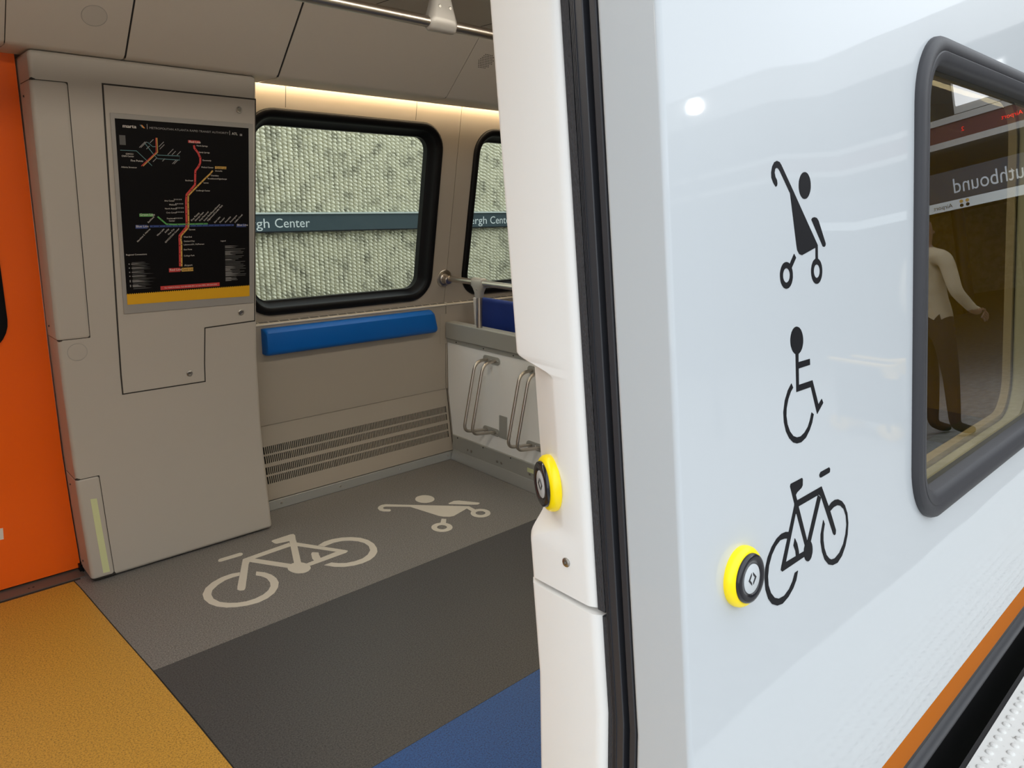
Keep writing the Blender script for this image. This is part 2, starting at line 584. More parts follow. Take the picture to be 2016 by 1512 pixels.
EXT_STROLLER_RINGS = [[[[1.0815,1.4022],[1.0812,1.3993],[1.0804,1.3965],[1.0795,1.3939],[1.0778,1.3915],[1.0759,1.3894],[1.074,1.3876],[1.0714,1.3863],[1.0688,1.3853],[1.0662,1.3848],[1.0634,1.3848],[1.0606,1.3852],[1.058,1.3861],[1.0554,1.3873],[1.0532,1.389],[1.0512,1.391],[1.0494,1.3933],[1.0482,1.3958],[1.0471,1.3985],[1.0466,1.4013],[1.0465,1.4042],[1.0468,1.407],[1.0476,1.4097],[1.0486,1.4123],[1.0502,1.4146],[1.052,1.4167],[1.0539,1.4185],[1.0564,1.4198],[1.059,1.4208],[1.0615,1.4214],[1.0642,1.4215],[1.0671,1.4211],[1.0697,1.4203],[1.0723,1.4191],[1.0745,1.4175],[1.0768,1.4155],[1.0784,1.4132],[1.0799,1.4107],[1.0809,1.4079],[1.0814,1.4051]],[[1.0743,1.4026],[1.074,1.4011],[1.0738,1.3996],[1.073,1.3982],[1.0722,1.3969],[1.0711,1.3958],[1.0699,1.3949],[1.0685,1.3942],[1.0671,1.3936],[1.0654,1.3934],[1.0638,1.3934],[1.0625,1.3936],[1.0608,1.394],[1.0595,1.3947],[1.0582,1.3956],[1.0571,1.3966],[1.056,1.3979],[1.0552,1.3992],[1.0547,1.4007],[1.0543,1.4022],[1.0543,1.4037],[1.0544,1.4052],[1.0549,1.4067],[1.0554,1.4081],[1.0562,1.4093],[1.0572,1.4104],[1.0584,1.4114],[1.0599,1.4121],[1.0615,1.4126],[1.0629,1.4129],[1.0645,1.4129],[1.0661,1.4127],[1.0674,1.4123],[1.069,1.4116],[1.0703,1.4108],[1.0715,1.4097],[1.0723,1.4085],[1.0732,1.4071],[1.0739,1.4056],[1.0741,1.4041]]],[[[0.99,1.4015],[0.9899,1.3986],[0.9891,1.3958],[0.9878,1.3932],[0.9863,1.3909],[0.9843,1.3888],[0.982,1.3871],[0.9796,1.3857],[0.9769,1.3848],[0.974,1.3844],[0.9711,1.3843],[0.9685,1.3848],[0.9658,1.3856],[0.9632,1.3869],[0.9609,1.3885],[0.9589,1.3905],[0.9571,1.3928],[0.9556,1.3954],[0.9548,1.398],[0.9543,1.4008],[0.9542,1.4036],[0.9543,1.4065],[0.9552,1.4092],[0.9564,1.4117],[0.9579,1.414],[0.9598,1.4161],[0.962,1.4178],[0.9644,1.4192],[0.967,1.4201],[0.9699,1.4206],[0.9727,1.4207],[0.9753,1.4204],[0.9783,1.4196],[0.9806,1.4184],[0.9832,1.4167],[0.9853,1.4148],[0.9869,1.4125],[0.9884,1.4099],[0.9894,1.4072],[0.9899,1.4044]],[[0.9822,1.402],[0.9819,1.4004],[0.9816,1.3989],[0.981,1.3975],[0.9799,1.3962],[0.9789,1.3951],[0.9776,1.3942],[0.9761,1.3935],[0.9747,1.393],[0.9732,1.3927],[0.9716,1.3927],[0.97,1.3929],[0.9683,1.3934],[0.9669,1.3941],[0.9656,1.395],[0.9644,1.3961],[0.9634,1.3973],[0.9628,1.3987],[0.9621,1.4001],[0.9619,1.4016],[0.9617,1.4032],[0.962,1.4047],[0.9623,1.4062],[0.9632,1.4076],[0.964,1.4088],[0.965,1.4099],[0.9663,1.4109],[0.9677,1.4116],[0.9691,1.4121],[0.9706,1.4124],[0.9722,1.4124],[0.9738,1.4122],[0.9755,1.4118],[0.9769,1.4111],[0.9782,1.4102],[0.9794,1.4091],[0.9805,1.4079],[0.9814,1.4065],[0.9818,1.4051],[0.9822,1.4035]]]]
EXT_WHEELCHAIR = [[[1.0183,1.3069],[1.018,1.3038],[1.0171,1.3009],[1.0158,1.2981],[1.0143,1.2956],[1.012,1.2936],[1.0098,1.2918],[1.007,1.2905],[1.0044,1.2896],[1.0013,1.2893],[0.9983,1.2895],[0.9955,1.2901],[0.9926,1.2912],[0.99,1.2927],[0.9876,1.2947],[0.9854,1.297],[0.9837,1.2995],[0.982,1.3024],[0.981,1.3053],[0.9805,1.3084],[0.9803,1.3115],[0.9807,1.3145],[0.9815,1.3174],[0.9828,1.3201],[0.9843,1.3225],[0.9865,1.3246],[0.9886,1.3264],[0.9913,1.3277],[0.9941,1.3285],[0.9968,1.329],[0.9998,1.3289],[1.0027,1.3283],[1.0055,1.3273],[1.0084,1.3258],[1.0109,1.3239],[1.0132,1.3216],[1.0149,1.3191],[1.0164,1.3162],[1.0174,1.3132],[1.0181,1.3101]],[[0.995,1.2921],[1.0036,1.291],[1.003,1.2775],[1.0383,1.2775],[1.0388,1.2687],[1.0033,1.2683],[1.0032,1.2445],[1.0459,1.2445],[1.0646,1.2048],[1.0758,1.2114],[1.0805,1.2045],[1.06,1.1911],[1.0406,1.2353],[0.9955,1.2353]],[[0.9809,1.2502],[0.97,1.2417],[0.9609,1.2289],[0.9561,1.2129],[0.9572,1.1983],[0.9629,1.1837],[0.9723,1.172],[0.9835,1.1637],[0.9941,1.1599],[1.0078,1.1588],[1.0226,1.1626],[1.0347,1.1715],[1.0432,1.1813],[1.0485,1.193],[1.0418,1.1968],[1.0365,1.1864],[1.0297,1.1776],[1.0187,1.171],[1.0068,1.1678],[0.9952,1.1687],[0.9837,1.1733],[0.9739,1.1821],[0.967,1.1939],[0.9643,1.2065],[0.9653,1.2172],[0.9709,1.2295],[0.9784,1.2385],[0.9856,1.2434]]]
EXT_BICYCLE = [[[1.0664,1.0909],[1.0648,1.0951],[1.069,1.0987],[1.0985,1.099],[1.1019,1.0961],[1.1012,1.0916],[1.099,1.0903],[1.0698,1.0896]],[[0.9718,1.1008],[0.9735,1.1045],[1.0086,1.1046],[1.0106,1.1019],[1.01,1.0932],[1.0068,1.0903],[0.9922,1.0867],[0.9884,1.084],[0.9923,1.0748],[0.996,1.0678],[0.984,1.0712]],[[0.9833,1.0714],[0.996,1.0678],[0.9967,1.0632],[1.0218,1.0034],[1.0139,0.999],[0.9896,1.0554],[0.9837,1.0653]],[[0.9918,1.0746],[1.0716,1.0752],[1.0747,1.0663],[1.0602,1.0647],[0.9945,1.0645]],[[0.9833,1.0691],[0.9916,1.0549],[0.9866,1.0556],[0.954,0.9914],[0.9444,0.982],[0.9395,0.9845],[0.9413,0.9897]],[[0.9397,0.9859],[0.9448,0.9923],[1.0104,0.9901],[1.0135,0.9814],[0.9432,0.9815]],[[1.0592,1.065],[1.0691,1.0584],[1.0324,0.9977],[1.022,1.0025]],[[1.0625,1.0649],[1.0716,1.0752],[1.0987,1.0314],[1.1203,0.9904],[1.1193,0.9842],[1.1153,0.9833],[1.1109,0.9867],[1.0706,1.0581]],[[1.0383,0.9821],[1.0379,0.9796],[1.0368,0.9774],[1.0356,0.9754],[1.0344,0.9735],[1.0326,0.9721],[1.0307,0.971],[1.0286,0.9703],[1.0265,0.97],[1.0243,0.9701],[1.0223,0.9705],[1.0203,0.9714],[1.0182,0.9728],[1.0162,0.9745],[1.0146,0.9764],[1.0135,0.9784],[1.0123,0.9808],[1.0114,0.9833],[1.0111,0.9858],[1.0108,0.9885],[1.0111,0.9909],[1.0115,0.9934],[1.0126,0.9956],[1.0138,0.9976],[1.0149,0.9995],[1.0168,1.0009],[1.0186,1.002],[1.0207,1.0027],[1.0227,1.0031],[1.0248,1.003],[1.0271,1.0025],[1.0292,1.0016],[1.031,1.0005],[1.033,0.9988],[1.0346,0.9969],[1.036,0.9948],[1.037,0.9925],[1.0379,0.9899],[1.0383,0.9874],[1.0386,0.9847]],[[0.983,1.0193],[0.9895,1.0097],[0.9937,0.9978],[0.9951,0.9905],[0.9859,0.9905],[0.9845,0.9993],[0.9787,1.0094]],[[1.0944,1.0361],[1.1061,1.0404],[1.1182,1.0411],[1.13,1.0387],[1.1431,1.0322],[1.1539,1.0224],[1.1632,1.0065],[1.1666,0.9889],[1.1638,0.9696],[1.1548,0.9524],[1.1418,0.9399],[1.1253,0.9337],[1.1075,0.9356],[1.0936,0.9414],[1.08,0.9538],[1.0713,0.9695],[1.0665,0.987],[1.067,0.9995],[1.0764,1.02],[1.0808,1.0124],[1.0759,0.9999],[1.0755,0.9873],[1.0788,0.9734],[1.0859,0.9599],[1.0954,0.9511],[1.104,0.9461],[1.1164,0.9441],[1.1328,0.9478],[1.1475,0.958],[1.1563,0.972],[1.1604,0.9874],[1.1582,1.003],[1.1503,1.0168],[1.1376,1.0261],[1.1258,1.0302],[1.1129,1.0306],[1.0986,1.0274]],[[0.9656,1.0344],[0.9561,1.0373],[0.9431,1.0383],[0.929,1.0354],[0.9147,1.0277],[0.903,1.0165],[0.8956,1.0025],[0.8932,0.9875],[0.8951,0.971],[0.9019,0.9553],[0.9123,0.9435],[0.9262,0.9359],[0.9419,0.9329],[0.9598,0.9368],[0.9751,0.9448],[0.9846,0.9537],[0.9906,0.9665],[0.9812,0.9663],[0.9739,0.9559],[0.9632,0.9476],[0.9483,0.9426],[0.9322,0.9441],[0.9196,0.9503],[0.9091,0.9615],[0.9028,0.9754],[0.9019,0.9887],[0.9054,1.0034],[0.914,1.0164],[0.9258,1.0256],[0.9385,1.0303],[0.9515,1.0288],[0.963,1.0253]]]
FLOOR_BICYCLE = [[[1.017,2.918],[1.026,2.927],[1.114,2.924],[1.121,2.915],[1.119,2.902],[1.108,2.894],[1.021,2.899],[1.014,2.905]],[[1.102,2.859],[1.318,2.871],[1.307,2.834],[1.138,2.83],[1.103,2.829]],[[1.099,2.858],[1.111,2.856],[1.123,2.834],[1.099,2.799],[1.007,2.618],[0.997,2.607],[0.983,2.614],[0.979,2.629],[0.988,2.65],[1.09,2.841]],[[1.114,2.854],[1.138,2.832],[1.239,2.671],[1.209,2.656],[1.11,2.817]],[[1.265,2.937],[1.273,2.943],[1.362,2.945],[1.373,2.939],[1.372,2.922],[1.351,2.873],[1.327,2.885],[1.272,2.899],[1.266,2.909]],[[1.329,2.893],[1.352,2.872],[1.269,2.663],[1.238,2.662]],[[1.278,2.596],[1.274,2.59],[1.269,2.585],[1.263,2.581],[1.258,2.578],[1.251,2.576],[1.245,2.575],[1.239,2.576],[1.232,2.578],[1.226,2.582],[1.22,2.586],[1.215,2.591],[1.21,2.598],[1.207,2.605],[1.204,2.612],[1.202,2.621],[1.201,2.629],[1.2,2.637],[1.201,2.645],[1.203,2.653],[1.206,2.66],[1.21,2.667],[1.215,2.672],[1.22,2.677],[1.226,2.68],[1.232,2.682],[1.239,2.683],[1.245,2.682],[1.252,2.68],[1.258,2.677],[1.264,2.672],[1.27,2.666],[1.274,2.66],[1.278,2.653],[1.281,2.645],[1.283,2.636],[1.284,2.628],[1.284,2.619],[1.283,2.611],[1.281,2.603]],[[1.343,2.851],[1.47,2.636],[1.472,2.625],[1.459,2.618],[1.431,2.652],[1.329,2.817]],[[1.427,2.653],[1.472,2.625],[1.458,2.616],[1.286,2.614],[1.275,2.641]],[[1.34,2.709],[1.35,2.719],[1.369,2.698],[1.361,2.679],[1.353,2.651],[1.349,2.633],[1.318,2.63],[1.322,2.667]],[[1.4,2.76],[1.439,2.775],[1.477,2.774],[1.518,2.76],[1.553,2.735],[1.581,2.7],[1.595,2.657],[1.595,2.61],[1.582,2.566],[1.564,2.533],[1.534,2.506],[1.5,2.49],[1.46,2.486],[1.422,2.493],[1.386,2.51],[1.357,2.537],[1.331,2.58],[1.365,2.58],[1.385,2.554],[1.41,2.534],[1.445,2.523],[1.483,2.523],[1.518,2.538],[1.548,2.566],[1.565,2.606],[1.566,2.643],[1.554,2.679],[1.531,2.708],[1.504,2.728],[1.466,2.738],[1.416,2.733]],[[1.043,2.756],[1.012,2.767],[0.972,2.766],[0.927,2.75],[0.89,2.723],[0.864,2.683],[0.854,2.641],[0.857,2.597],[0.871,2.559],[0.895,2.528],[0.926,2.505],[0.959,2.489],[0.998,2.481],[1.039,2.488],[1.076,2.507],[1.106,2.539],[1.125,2.573],[1.133,2.611],[1.131,2.65],[1.119,2.687],[1.096,2.717],[1.081,2.689],[1.095,2.666],[1.103,2.634],[1.099,2.596],[1.087,2.566],[1.066,2.541],[1.036,2.524],[1.002,2.517],[0.969,2.52],[0.938,2.534],[0.913,2.555],[0.892,2.583],[0.883,2.623],[0.889,2.661],[0.905,2.69],[0.937,2.716],[0.974,2.733],[1.007,2.735],[1.03,2.73]]]
FLOOR_STROLLER = [[[1.854,2.862],[1.843,2.857],[1.82,2.878],[1.812,2.9],[1.82,2.929],[1.836,2.945],[1.857,2.952],[1.878,2.944],[1.959,2.862],[2.177,2.645],[2.174,2.593],[2.147,2.589],[2.151,2.631],[2.048,2.605],[2.028,2.61],[2.004,2.634],[1.993,2.654],[1.952,2.835],[1.862,2.92],[1.851,2.922],[1.841,2.915],[1.838,2.9],[1.86,2.877]],[[2.102,2.834],[2.097,2.828],[2.091,2.823],[2.084,2.819],[2.077,2.817],[2.07,2.815],[2.062,2.815],[2.055,2.816],[2.048,2.819],[2.041,2.822],[2.035,2.827],[2.03,2.833],[2.025,2.839],[2.022,2.846],[2.019,2.854],[2.018,2.862],[2.018,2.87],[2.018,2.878],[2.02,2.886],[2.023,2.893],[2.028,2.9],[2.033,2.906],[2.038,2.911],[2.045,2.915],[2.052,2.918],[2.059,2.919],[2.067,2.919],[2.074,2.918],[2.082,2.916],[2.088,2.913],[2.095,2.908],[2.1,2.902],[2.105,2.895],[2.108,2.888],[2.111,2.88],[2.112,2.872],[2.112,2.864],[2.111,2.856],[2.109,2.848],[2.106,2.841]],[[2.123,2.743],[2.162,2.749],[2.184,2.735],[2.244,2.646],[2.241,2.637],[2.224,2.632],[2.204,2.647],[2.118,2.734]],[[1.983,2.619],[1.998,2.601],[1.961,2.558],[1.943,2.578]]]
FLOOR_STROLLER_RINGS = [[[[2.202,2.51],[2.197,2.504],[2.191,2.5],[2.184,2.496],[2.176,2.494],[2.169,2.493],[2.161,2.493],[2.154,2.494],[2.146,2.497],[2.14,2.5],[2.134,2.505],[2.128,2.51],[2.124,2.517],[2.121,2.523],[2.118,2.531],[2.117,2.539],[2.117,2.546],[2.119,2.554],[2.121,2.562],[2.125,2.569],[2.129,2.575],[2.135,2.581],[2.141,2.585],[2.148,2.589],[2.155,2.592],[2.163,2.593],[2.171,2.593],[2.178,2.592],[2.186,2.589],[2.193,2.586],[2.199,2.581],[2.204,2.575],[2.209,2.569],[2.212,2.562],[2.214,2.554],[2.215,2.546],[2.215,2.538],[2.214,2.53],[2.211,2.523],[2.207,2.516]],[[2.185,2.528],[2.182,2.525],[2.179,2.523],[2.176,2.521],[2.172,2.52],[2.168,2.52],[2.165,2.52],[2.161,2.52],[2.157,2.522],[2.154,2.523],[2.151,2.526],[2.148,2.528],[2.146,2.531],[2.145,2.535],[2.143,2.538],[2.143,2.542],[2.143,2.546],[2.143,2.55],[2.145,2.553],[2.146,2.557],[2.148,2.56],[2.151,2.563],[2.154,2.565],[2.157,2.566],[2.161,2.568],[2.165,2.568],[2.168,2.568],[2.172,2.567],[2.176,2.566],[2.179,2.564],[2.182,2.562],[2.185,2.559],[2.187,2.556],[2.189,2.553],[2.19,2.549],[2.19,2.545],[2.19,2.541],[2.19,2.538],[2.189,2.534],[2.187,2.531]]],[[[1.963,2.508],[1.957,2.502],[1.951,2.498],[1.945,2.494],[1.938,2.492],[1.93,2.491],[1.923,2.491],[1.916,2.492],[1.909,2.494],[1.902,2.498],[1.896,2.503],[1.89,2.508],[1.886,2.515],[1.882,2.522],[1.88,2.529],[1.878,2.537],[1.878,2.545],[1.879,2.553],[1.881,2.561],[1.884,2.568],[1.888,2.574],[1.893,2.58],[1.899,2.585],[1.906,2.589],[1.913,2.591],[1.92,2.593],[1.928,2.593],[1.935,2.592],[1.943,2.589],[1.95,2.586],[1.956,2.581],[1.961,2.575],[1.966,2.569],[1.97,2.561],[1.972,2.553],[1.974,2.545],[1.974,2.537],[1.973,2.529],[1.97,2.522],[1.967,2.514]],[[1.944,2.526],[1.942,2.524],[1.939,2.522],[1.936,2.52],[1.932,2.519],[1.929,2.518],[1.925,2.518],[1.922,2.519],[1.918,2.52],[1.915,2.522],[1.912,2.524],[1.91,2.527],[1.907,2.53],[1.906,2.533],[1.905,2.537],[1.904,2.54],[1.904,2.544],[1.904,2.548],[1.905,2.552],[1.907,2.555],[1.909,2.558],[1.911,2.561],[1.914,2.563],[1.917,2.565],[1.92,2.566],[1.924,2.567],[1.927,2.567],[1.931,2.566],[1.934,2.565],[1.938,2.563],[1.941,2.561],[1.943,2.558],[1.945,2.555],[1.947,2.552],[1.948,2.548],[1.949,2.544],[1.949,2.54],[1.949,2.537],[1.948,2.533],[1.946,2.53]]]]
POSTER_LINES = {"red":[[1.0815,1.6902],[1.0825,1.6802],[1.0963,1.6632],[1.1037,1.6456],[1.1026,1.6276],[1.0962,1.6145],[1.0837,1.5986],[1.0825,1.5862],[1.0807,1.5471],[1.0477,1.51],[1.0448,1.4863],[1.0438,1.4012],[1.0427,1.3877],[1.0155,1.3559],[1.0147,1.3369],[1.0151,1.3325],[1.0129,1.2362]],"gold":[[1.1495,1.6007],[1.1383,1.5878],[1.1189,1.5702],[1.0734,1.526],[1.0542,1.5061],[1.0525,1.4811],[1.0518,1.4011],[1.0498,1.3849],[1.0221,1.3557],[1.02,1.3367],[1.022,1.3323],[1.0193,1.2359]],"green":[[0.9386,1.4283],[0.9507,1.4169],[0.9691,1.4001],[0.9936,1.3984],[1.1252,1.3995]],"blue":[[0.9091,1.3926],[1.2299,1.3924]],"loop":[[0.9463,1.6573],[0.9483,1.6488],[1.0272,1.6494],[1.0266,1.6347],[0.9489,1.6365],[0.9373,1.6483],[0.9057,1.6905],[0.9177,1.6911],[0.9339,1.6775],[0.9436,1.678]],"ins_red":[[0.9464,1.7085],[0.9451,1.6585],[0.8915,1.6084]],"ins_or":[[0.95,1.7087],[0.95,1.6587],[0.8975,1.6086]],"ins_teal":[[0.824,1.6598],[0.8778,1.6601],[0.9095,1.6299],[0.928,1.6109]]}
POSTER_TEXT = [["marta",0.8359,1.7364,0.0116,"w","L",0],["METROPOLITAN ATLANTA RAPID TRANSIT AUTHORITY",0.9254,1.7377,0.0072,"g","L",0],["ATL",1.2264,1.7363,0.0093,"w","L",0],["Red Line",1.0636,1.698,0.0085,"w","L",0],["North Springs",1.0905,1.6869,0.0051,"w","L",0],["Sandy Springs",1.099,1.6638,0.0051,"w","L",0],["Dunwoody",1.1114,1.6352,0.0051,"w","L",0],["Medical Center",1.1061,1.6097,0.0052,"w","L",0],["Gold Line",1.162,1.6085,0.0078,"k","L",0],["Doraville",1.159,1.5979,0.0052,"w","L",0],["GWCC/",0.8412,1.6458,0.0053,"w","L",0],["CNN Center",0.8273,1.638,0.0053,"w","L",0],["Five Points",0.8562,1.6229,0.0068,"w","L",0],["Atlanta Streetcar",0.8237,1.6004,0.0053,"w","L",0],["Chamblee",1.1414,1.58,0.0053,"w","L",0],["Brookhaven/Oglethorpe",1.1291,1.5684,0.0053,"w","L",0],["Lenox",1.113,1.5525,0.0053,"w","L",0],["Lindbergh Center",1.0839,1.5231,0.0052,"w","L",0],["Garnett",1.0514,1.3754,0.0054,"w","L",0],["West End",1.0306,1.3473,0.0055,"w","L",0],["Oakland City",1.0305,1.331,0.0054,"w","L",0],["Buckhead",1.0732,1.5595,0.0052,"w","R",0],["Arts Center",1.0024,1.484,0.0052,"w","R",0],["Midtown",1.0091,1.4696,0.0053,"w","R",0],["North Avenue",1.0095,1.4552,0.0052,"w","R",0],["Civic Center",1.0089,1.4402,0.0052,"w","R",0],["Peachtree",1.0018,1.4185,0.0053,"w","R",0],["Center",1.0006,1.4097,0.0054,"w","R",0],["Green Line",0.8761,1.4318,0.0082,"w","L",0],["Blue Line",0.8607,1.3895,0.0083,"w","L",0],["Blue Line",1.2429,1.3885,0.0085,"w","L",0],["Five Points",1.0641,1.409,0.007,"w","L",45],["Georgia State",1.0776,1.4088,0.006,"w","L",45],["King Memorial",1.0946,1.4086,0.006,"w","L",45],["Inman Park/Reynoldstown",1.1116,1.4084,0.006,"w","L",45],["Edgewood/Candler Park",1.1259,1.4082,0.0061,"w","L",45],["East Lake",1.153,1.401,0.0061,"w","L",45],["Decatur",1.1741,1.4008,0.006,"w","L",45],["Avondale",1.1955,1.4013,0.0061,"w","L",45],["Kensington",1.2161,1.4016,0.0061,"w","L",45],["Indian Creek",1.2352,1.4008,0.0061,"w","L",45],["Bankhead",0.9048,1.4044,0.0057,"w","L",45],["Hamilton E. Holmes",0.9111,1.3821,0.0058,"w","R",45],["West Lake",0.9613,1.3811,0.0059,"w","R",45],["Ashby",0.9786,1.3808,0.0059,"w","R",45],["Vine City",0.9981,1.3804,0.0059,"w","R",45],["GWCC/CNN Center",1.0165,1.3814,0.0059,"w","R",45],["Lakewood/Ft. McPherson",1.0294,1.3179,0.0054,"w","L",0],["East Point",1.0292,1.2987,0.0055,"w","L",0],["College Park",1.0289,1.2744,0.0055,"w","L",0],["Airport",1.029,1.236,0.0072,"w","L",0],["Red Line",0.9733,1.2203,0.0089,"w","L",0],["Gold Line",1.0195,1.2191,0.0084,"k","L",0],["Regional Connections",0.8196,1.2867,0.0058,"w","L",0],["Legend",1.1746,1.3283,0.0051,"w","L",0],["For MARTA Police, Call 404-848-4911 or text MPD, 404-334-5355",0.9512,1.1526,0.0061,"w","L",0]]
POSTER_BOX = {"red1":[[1.0601,1.7071],[1.1034,1.6977]],"gold1":[[1.1586,1.6173],[1.2031,1.6078]],"green1":[[0.8746,1.4395],[0.923,1.4284]],"blue1":[[0.8588,1.3981],[0.9007,1.3849]],"blue2":[[1.2401,1.3962],[1.2812,1.3842]],"red2":[[0.9706,1.2308],[1.0139,1.2152]],"gold2":[[1.018,1.2298],[1.063,1.2152]],"redban":[[0.9359,1.1624],[1.1673,1.1458]],"redbanlow":[[0.9353,1.1496],[1.1674,1.1481]],"bandtop":[[0.8121,1.1424],[1.29,1.1406]],"vline1":[[0.9187,1.7534],[0.9177,1.7362]],"vline2":[[1.2183,1.7505],[1.218,1.7343]],"logo":[[0.8912,1.7491],[0.9107,1.7386]],"inset":[[0.8239,1.7105],[1.0385,1.6112]]}

# ================================================================== the car: floor
floor = MB().box(-2.6, 6.0, 0.50, 3.36, -0.06, -0.003).build('floor', M['gap'], kind='structure')
YEL = [(0.521, 3.128), (0.527, 3.05), (0.548, 2.62), (0.565, 2.312), (0.578, 2.015), (0.588, 1.724), (0.600, 1.30), (0.612, 0.86), (0.62, 0.55)]
MB().slab([[(-0.80, 0.55)] + [(x - 0.0015, y) for x, y in reversed(YEL)] + [(-0.80, 3.128)]], on_floor, -0.003, 0.0).build(
    'floor_sheet', M['yellow_floor'], floor, label='speckled yellow vinyl sheet across the doorway')
g_edge = [(x + 0.0025, y) for x, y in YEL if y > 2.312] + [(0.5675, 2.3125)]
MB().slab([g_edge + [(6.0, 2.3125), (6.0, 3.30), (0.517, 3.30)]], on_floor, -0.003, 0.0).build(
    'floor_sheet', M['grey_floor'], floor, label='speckled light grey vinyl sheet along the far wall')
MB().slab([[(0.5675, 2.3115), (0.5815, 2.015), (0.5905, 1.724), (0.5975, 1.474), (6.0, 1.474), (6.0, 2.3115)]], on_floor, -0.003, 0.0).build(
    'floor_sheet', M['dark_floor'], floor, label='charcoal vinyl sheet down the middle of the aisle')
MB().slab([[(0.5975, 1.473), (0.603, 1.30), (0.615, 0.86), (0.622, 0.55), (6.0, 0.55), (6.0, 1.473)]], on_floor, -0.003, 0.0).build(
    'floor_sheet', M['blue_floor'], floor, label='blue vinyl sheet along the near side')
MB().box(-2.6, -0.802, 0.55, 3.30, -0.003, 0.0).build('floor_sheet', M['grey_floor'], floor, label='grey vinyl sheet beyond the doorway')


def symbol(name, polys, rings, mapf, n0, n1, mat, parent, label):
    mb = MB()
    for i, p in enumerate(polys + rings):
        mb.slab([p] if i < len(polys) else p, mapf, n0, n1 + i * 0.00003)
    return mb.build(name, mat, parent, label=label)


symbol('bicycle_symbol', FLOOR_BICYCLE, [], on_floor, 0.0001, 0.0008, M['mark'], floor, 'pale bicycle symbol on the grey floor')
symbol('stroller_symbol', FLOOR_STROLLER, FLOOR_STROLLER_RINGS, on_floor, 0.0001, 0.0008, M['mark'], floor, 'pale stroller symbol on the grey floor')
# sill of the far door
MB().box(-0.80, 0.566, 3.141, 3.30, -0.003, 0.004).build('sill', M['threshold'], floor, label='dark metal sill below the orange door')
MB().box(-0.80, 0.545, 3.129, 3.140, -0.003, 0.001).build('sill_gap', M['gap'], floor)
for x in (0.375, 0.39):
    MB().lathe(Vector((x, 3.175, 0.004)), Vector((1, 0, 0)), Vector((0, 1, 0)), Vector((0, 0, 1)), [(0.004, 0), (0.003, 0.0012)], 10).build('screw', M['gap'], floor)

# ================================================================== far wall
wall_far = empty('wall_far', (0, 3.36, 0), kind='structure')
# outer shell of the far side, with window openings
WIN1 = (1.385, 2.452, 0.955, 1.878)
WIN2 = (2.668, 3.735, 0.955, 1.878)
WIN0 = (-0.55, 0.448, 0.93, 1.75)


def win_hole(w, g=0.03):
    return list(reversed(rrect(w[0] + g, w[1] - g, w[2] + g, w[3] - g, 0.13 - g)))


def upper_panel(x0, x1, holes, name='wall_panel', label=None):
    mb = MB().slab([[(x0, 0.915), (x1, 0.915), (x1, 2.06), (x0, 2.06)]] + holes, on_upw, -0.05, 0.0)
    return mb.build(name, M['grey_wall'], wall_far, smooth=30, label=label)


upper_panel(1.332, 2.5565, [win_hole(WIN1)])
upper_panel(2.5595, 3.86, [win_hole(WIN2)])
upper_panel(3.862, 6.0, [])
for x in (1.577, 2.272):
    MB().slab([[(x - 0.0011, 1.885), (x + 0.0011, 1.885), (x + 0.0011, 2.03), (x - 0.0011, 2.03)]], on_upw, 0.0, 0.0004).build('panel_seam', M['gap'], wall_far)
# middle panel below the windows, the ledge with its vent, beyond the partition too
for x0, x1 in ((1.332, 2.5565), (2.5595, 6.0)):
    profile_panel(x0, x1, zlist(0.418, 0.915, WAL_Z), wal_y, 0.006, -0.03).build('lower_panel', M['grey_wall'], wall_far, bevel=0.003)
    MB().add([(x0, 3.297, 0.913), (x1, 3.297, 0.913), (x1, 3.297, 0.921), (x0, 3.297, 0.921), (x0, 3.345, 0.934), (x1, 3.345, 0.934), (x1, 3.345, 0.913), (x0, 3.345, 0.913)],
             [(0, 1, 2, 3), (3, 2, 5, 4), (4, 5, 6, 7), (0, 7, 6, 1), (0, 3, 4, 7), (1, 6, 5, 2)]).build('ledge', M['ledge'], wall_far, bevel=0.002)
    vt = MB()
    k = 0
    x = x0 + 0.01
    while x < min(x1, 3.4) - 0.02:
        L = 0.045
        for j in range(3):
            yy = 3.3075 + j * 0.0055
            zz = 0.921 + (yy - 3.297) * 0.271 + 0.0005
            vt.add([(x, yy, zz), (x + L, yy, zz), (x + L, yy + 0.0028, zz + 0.0008), (x, yy + 0.0028, zz + 0.0008)], [(0, 1, 2, 3)])
        x += L + 0.008
    vt.build('vent_slot', M['gap'], wall_far, kind='stuff', label='fine rows of vent slots along the ledge')
profile_panel(2.572, 6.0, zlist(0.0, 0.418, WAL_Z), wal_y, 0.0, -0.03).build('kick_panel', M['grey_wall'], wall_far)
# outer skin of the far side
for xa, xb, w in ((-2.6, 0.9, WIN0), (0.9, 2.56, WIN1), (2.56, 6.0, WIN2)):
    MB().slab([[(xa, -0.3), (xb, -0.3), (xb, 2.5), (xa, 2.5)], list(reversed(rrect(w[0] + 0.02, w[1] - 0.02, w[2] + 0.02, w[3] - 0.02, 0.11)))],
              lambda u, v, n: Vector((u, (3.43 - 0.17 * max(0, v - 0.9)) - n, v)), -0.02, 0.0, cuts=(0.9,)).build('outer_skin', M['body_white'], wall_far)
# trim along the floor below the heater
MB().add([(1.333, 3.250, 0.0), (2.568, 3.250, 0.0), (2.568, 3.262, 0.046), (1.333, 3.262, 0.046), (1.333, 3.30, 0.046), (2.568, 3.30, 0.046), (2.568, 3.30, 0.0), (1.333, 3.30, 0.0)],
         [(0, 1, 2, 3), (3, 2, 5, 4), (4, 5, 6, 7), (7, 6, 1, 0), (0, 3, 4, 7), (1, 6, 5, 2)]).build('baseboard_far', M['trim_alu'], None, bevel=0.003, kind='structure')
bb = bpy.data.objects['baseboard_far']
EX, EYD, EZ = Vector((1, 0, 0)), Vector((0, 0, 1)), Vector((0, -1, 0))


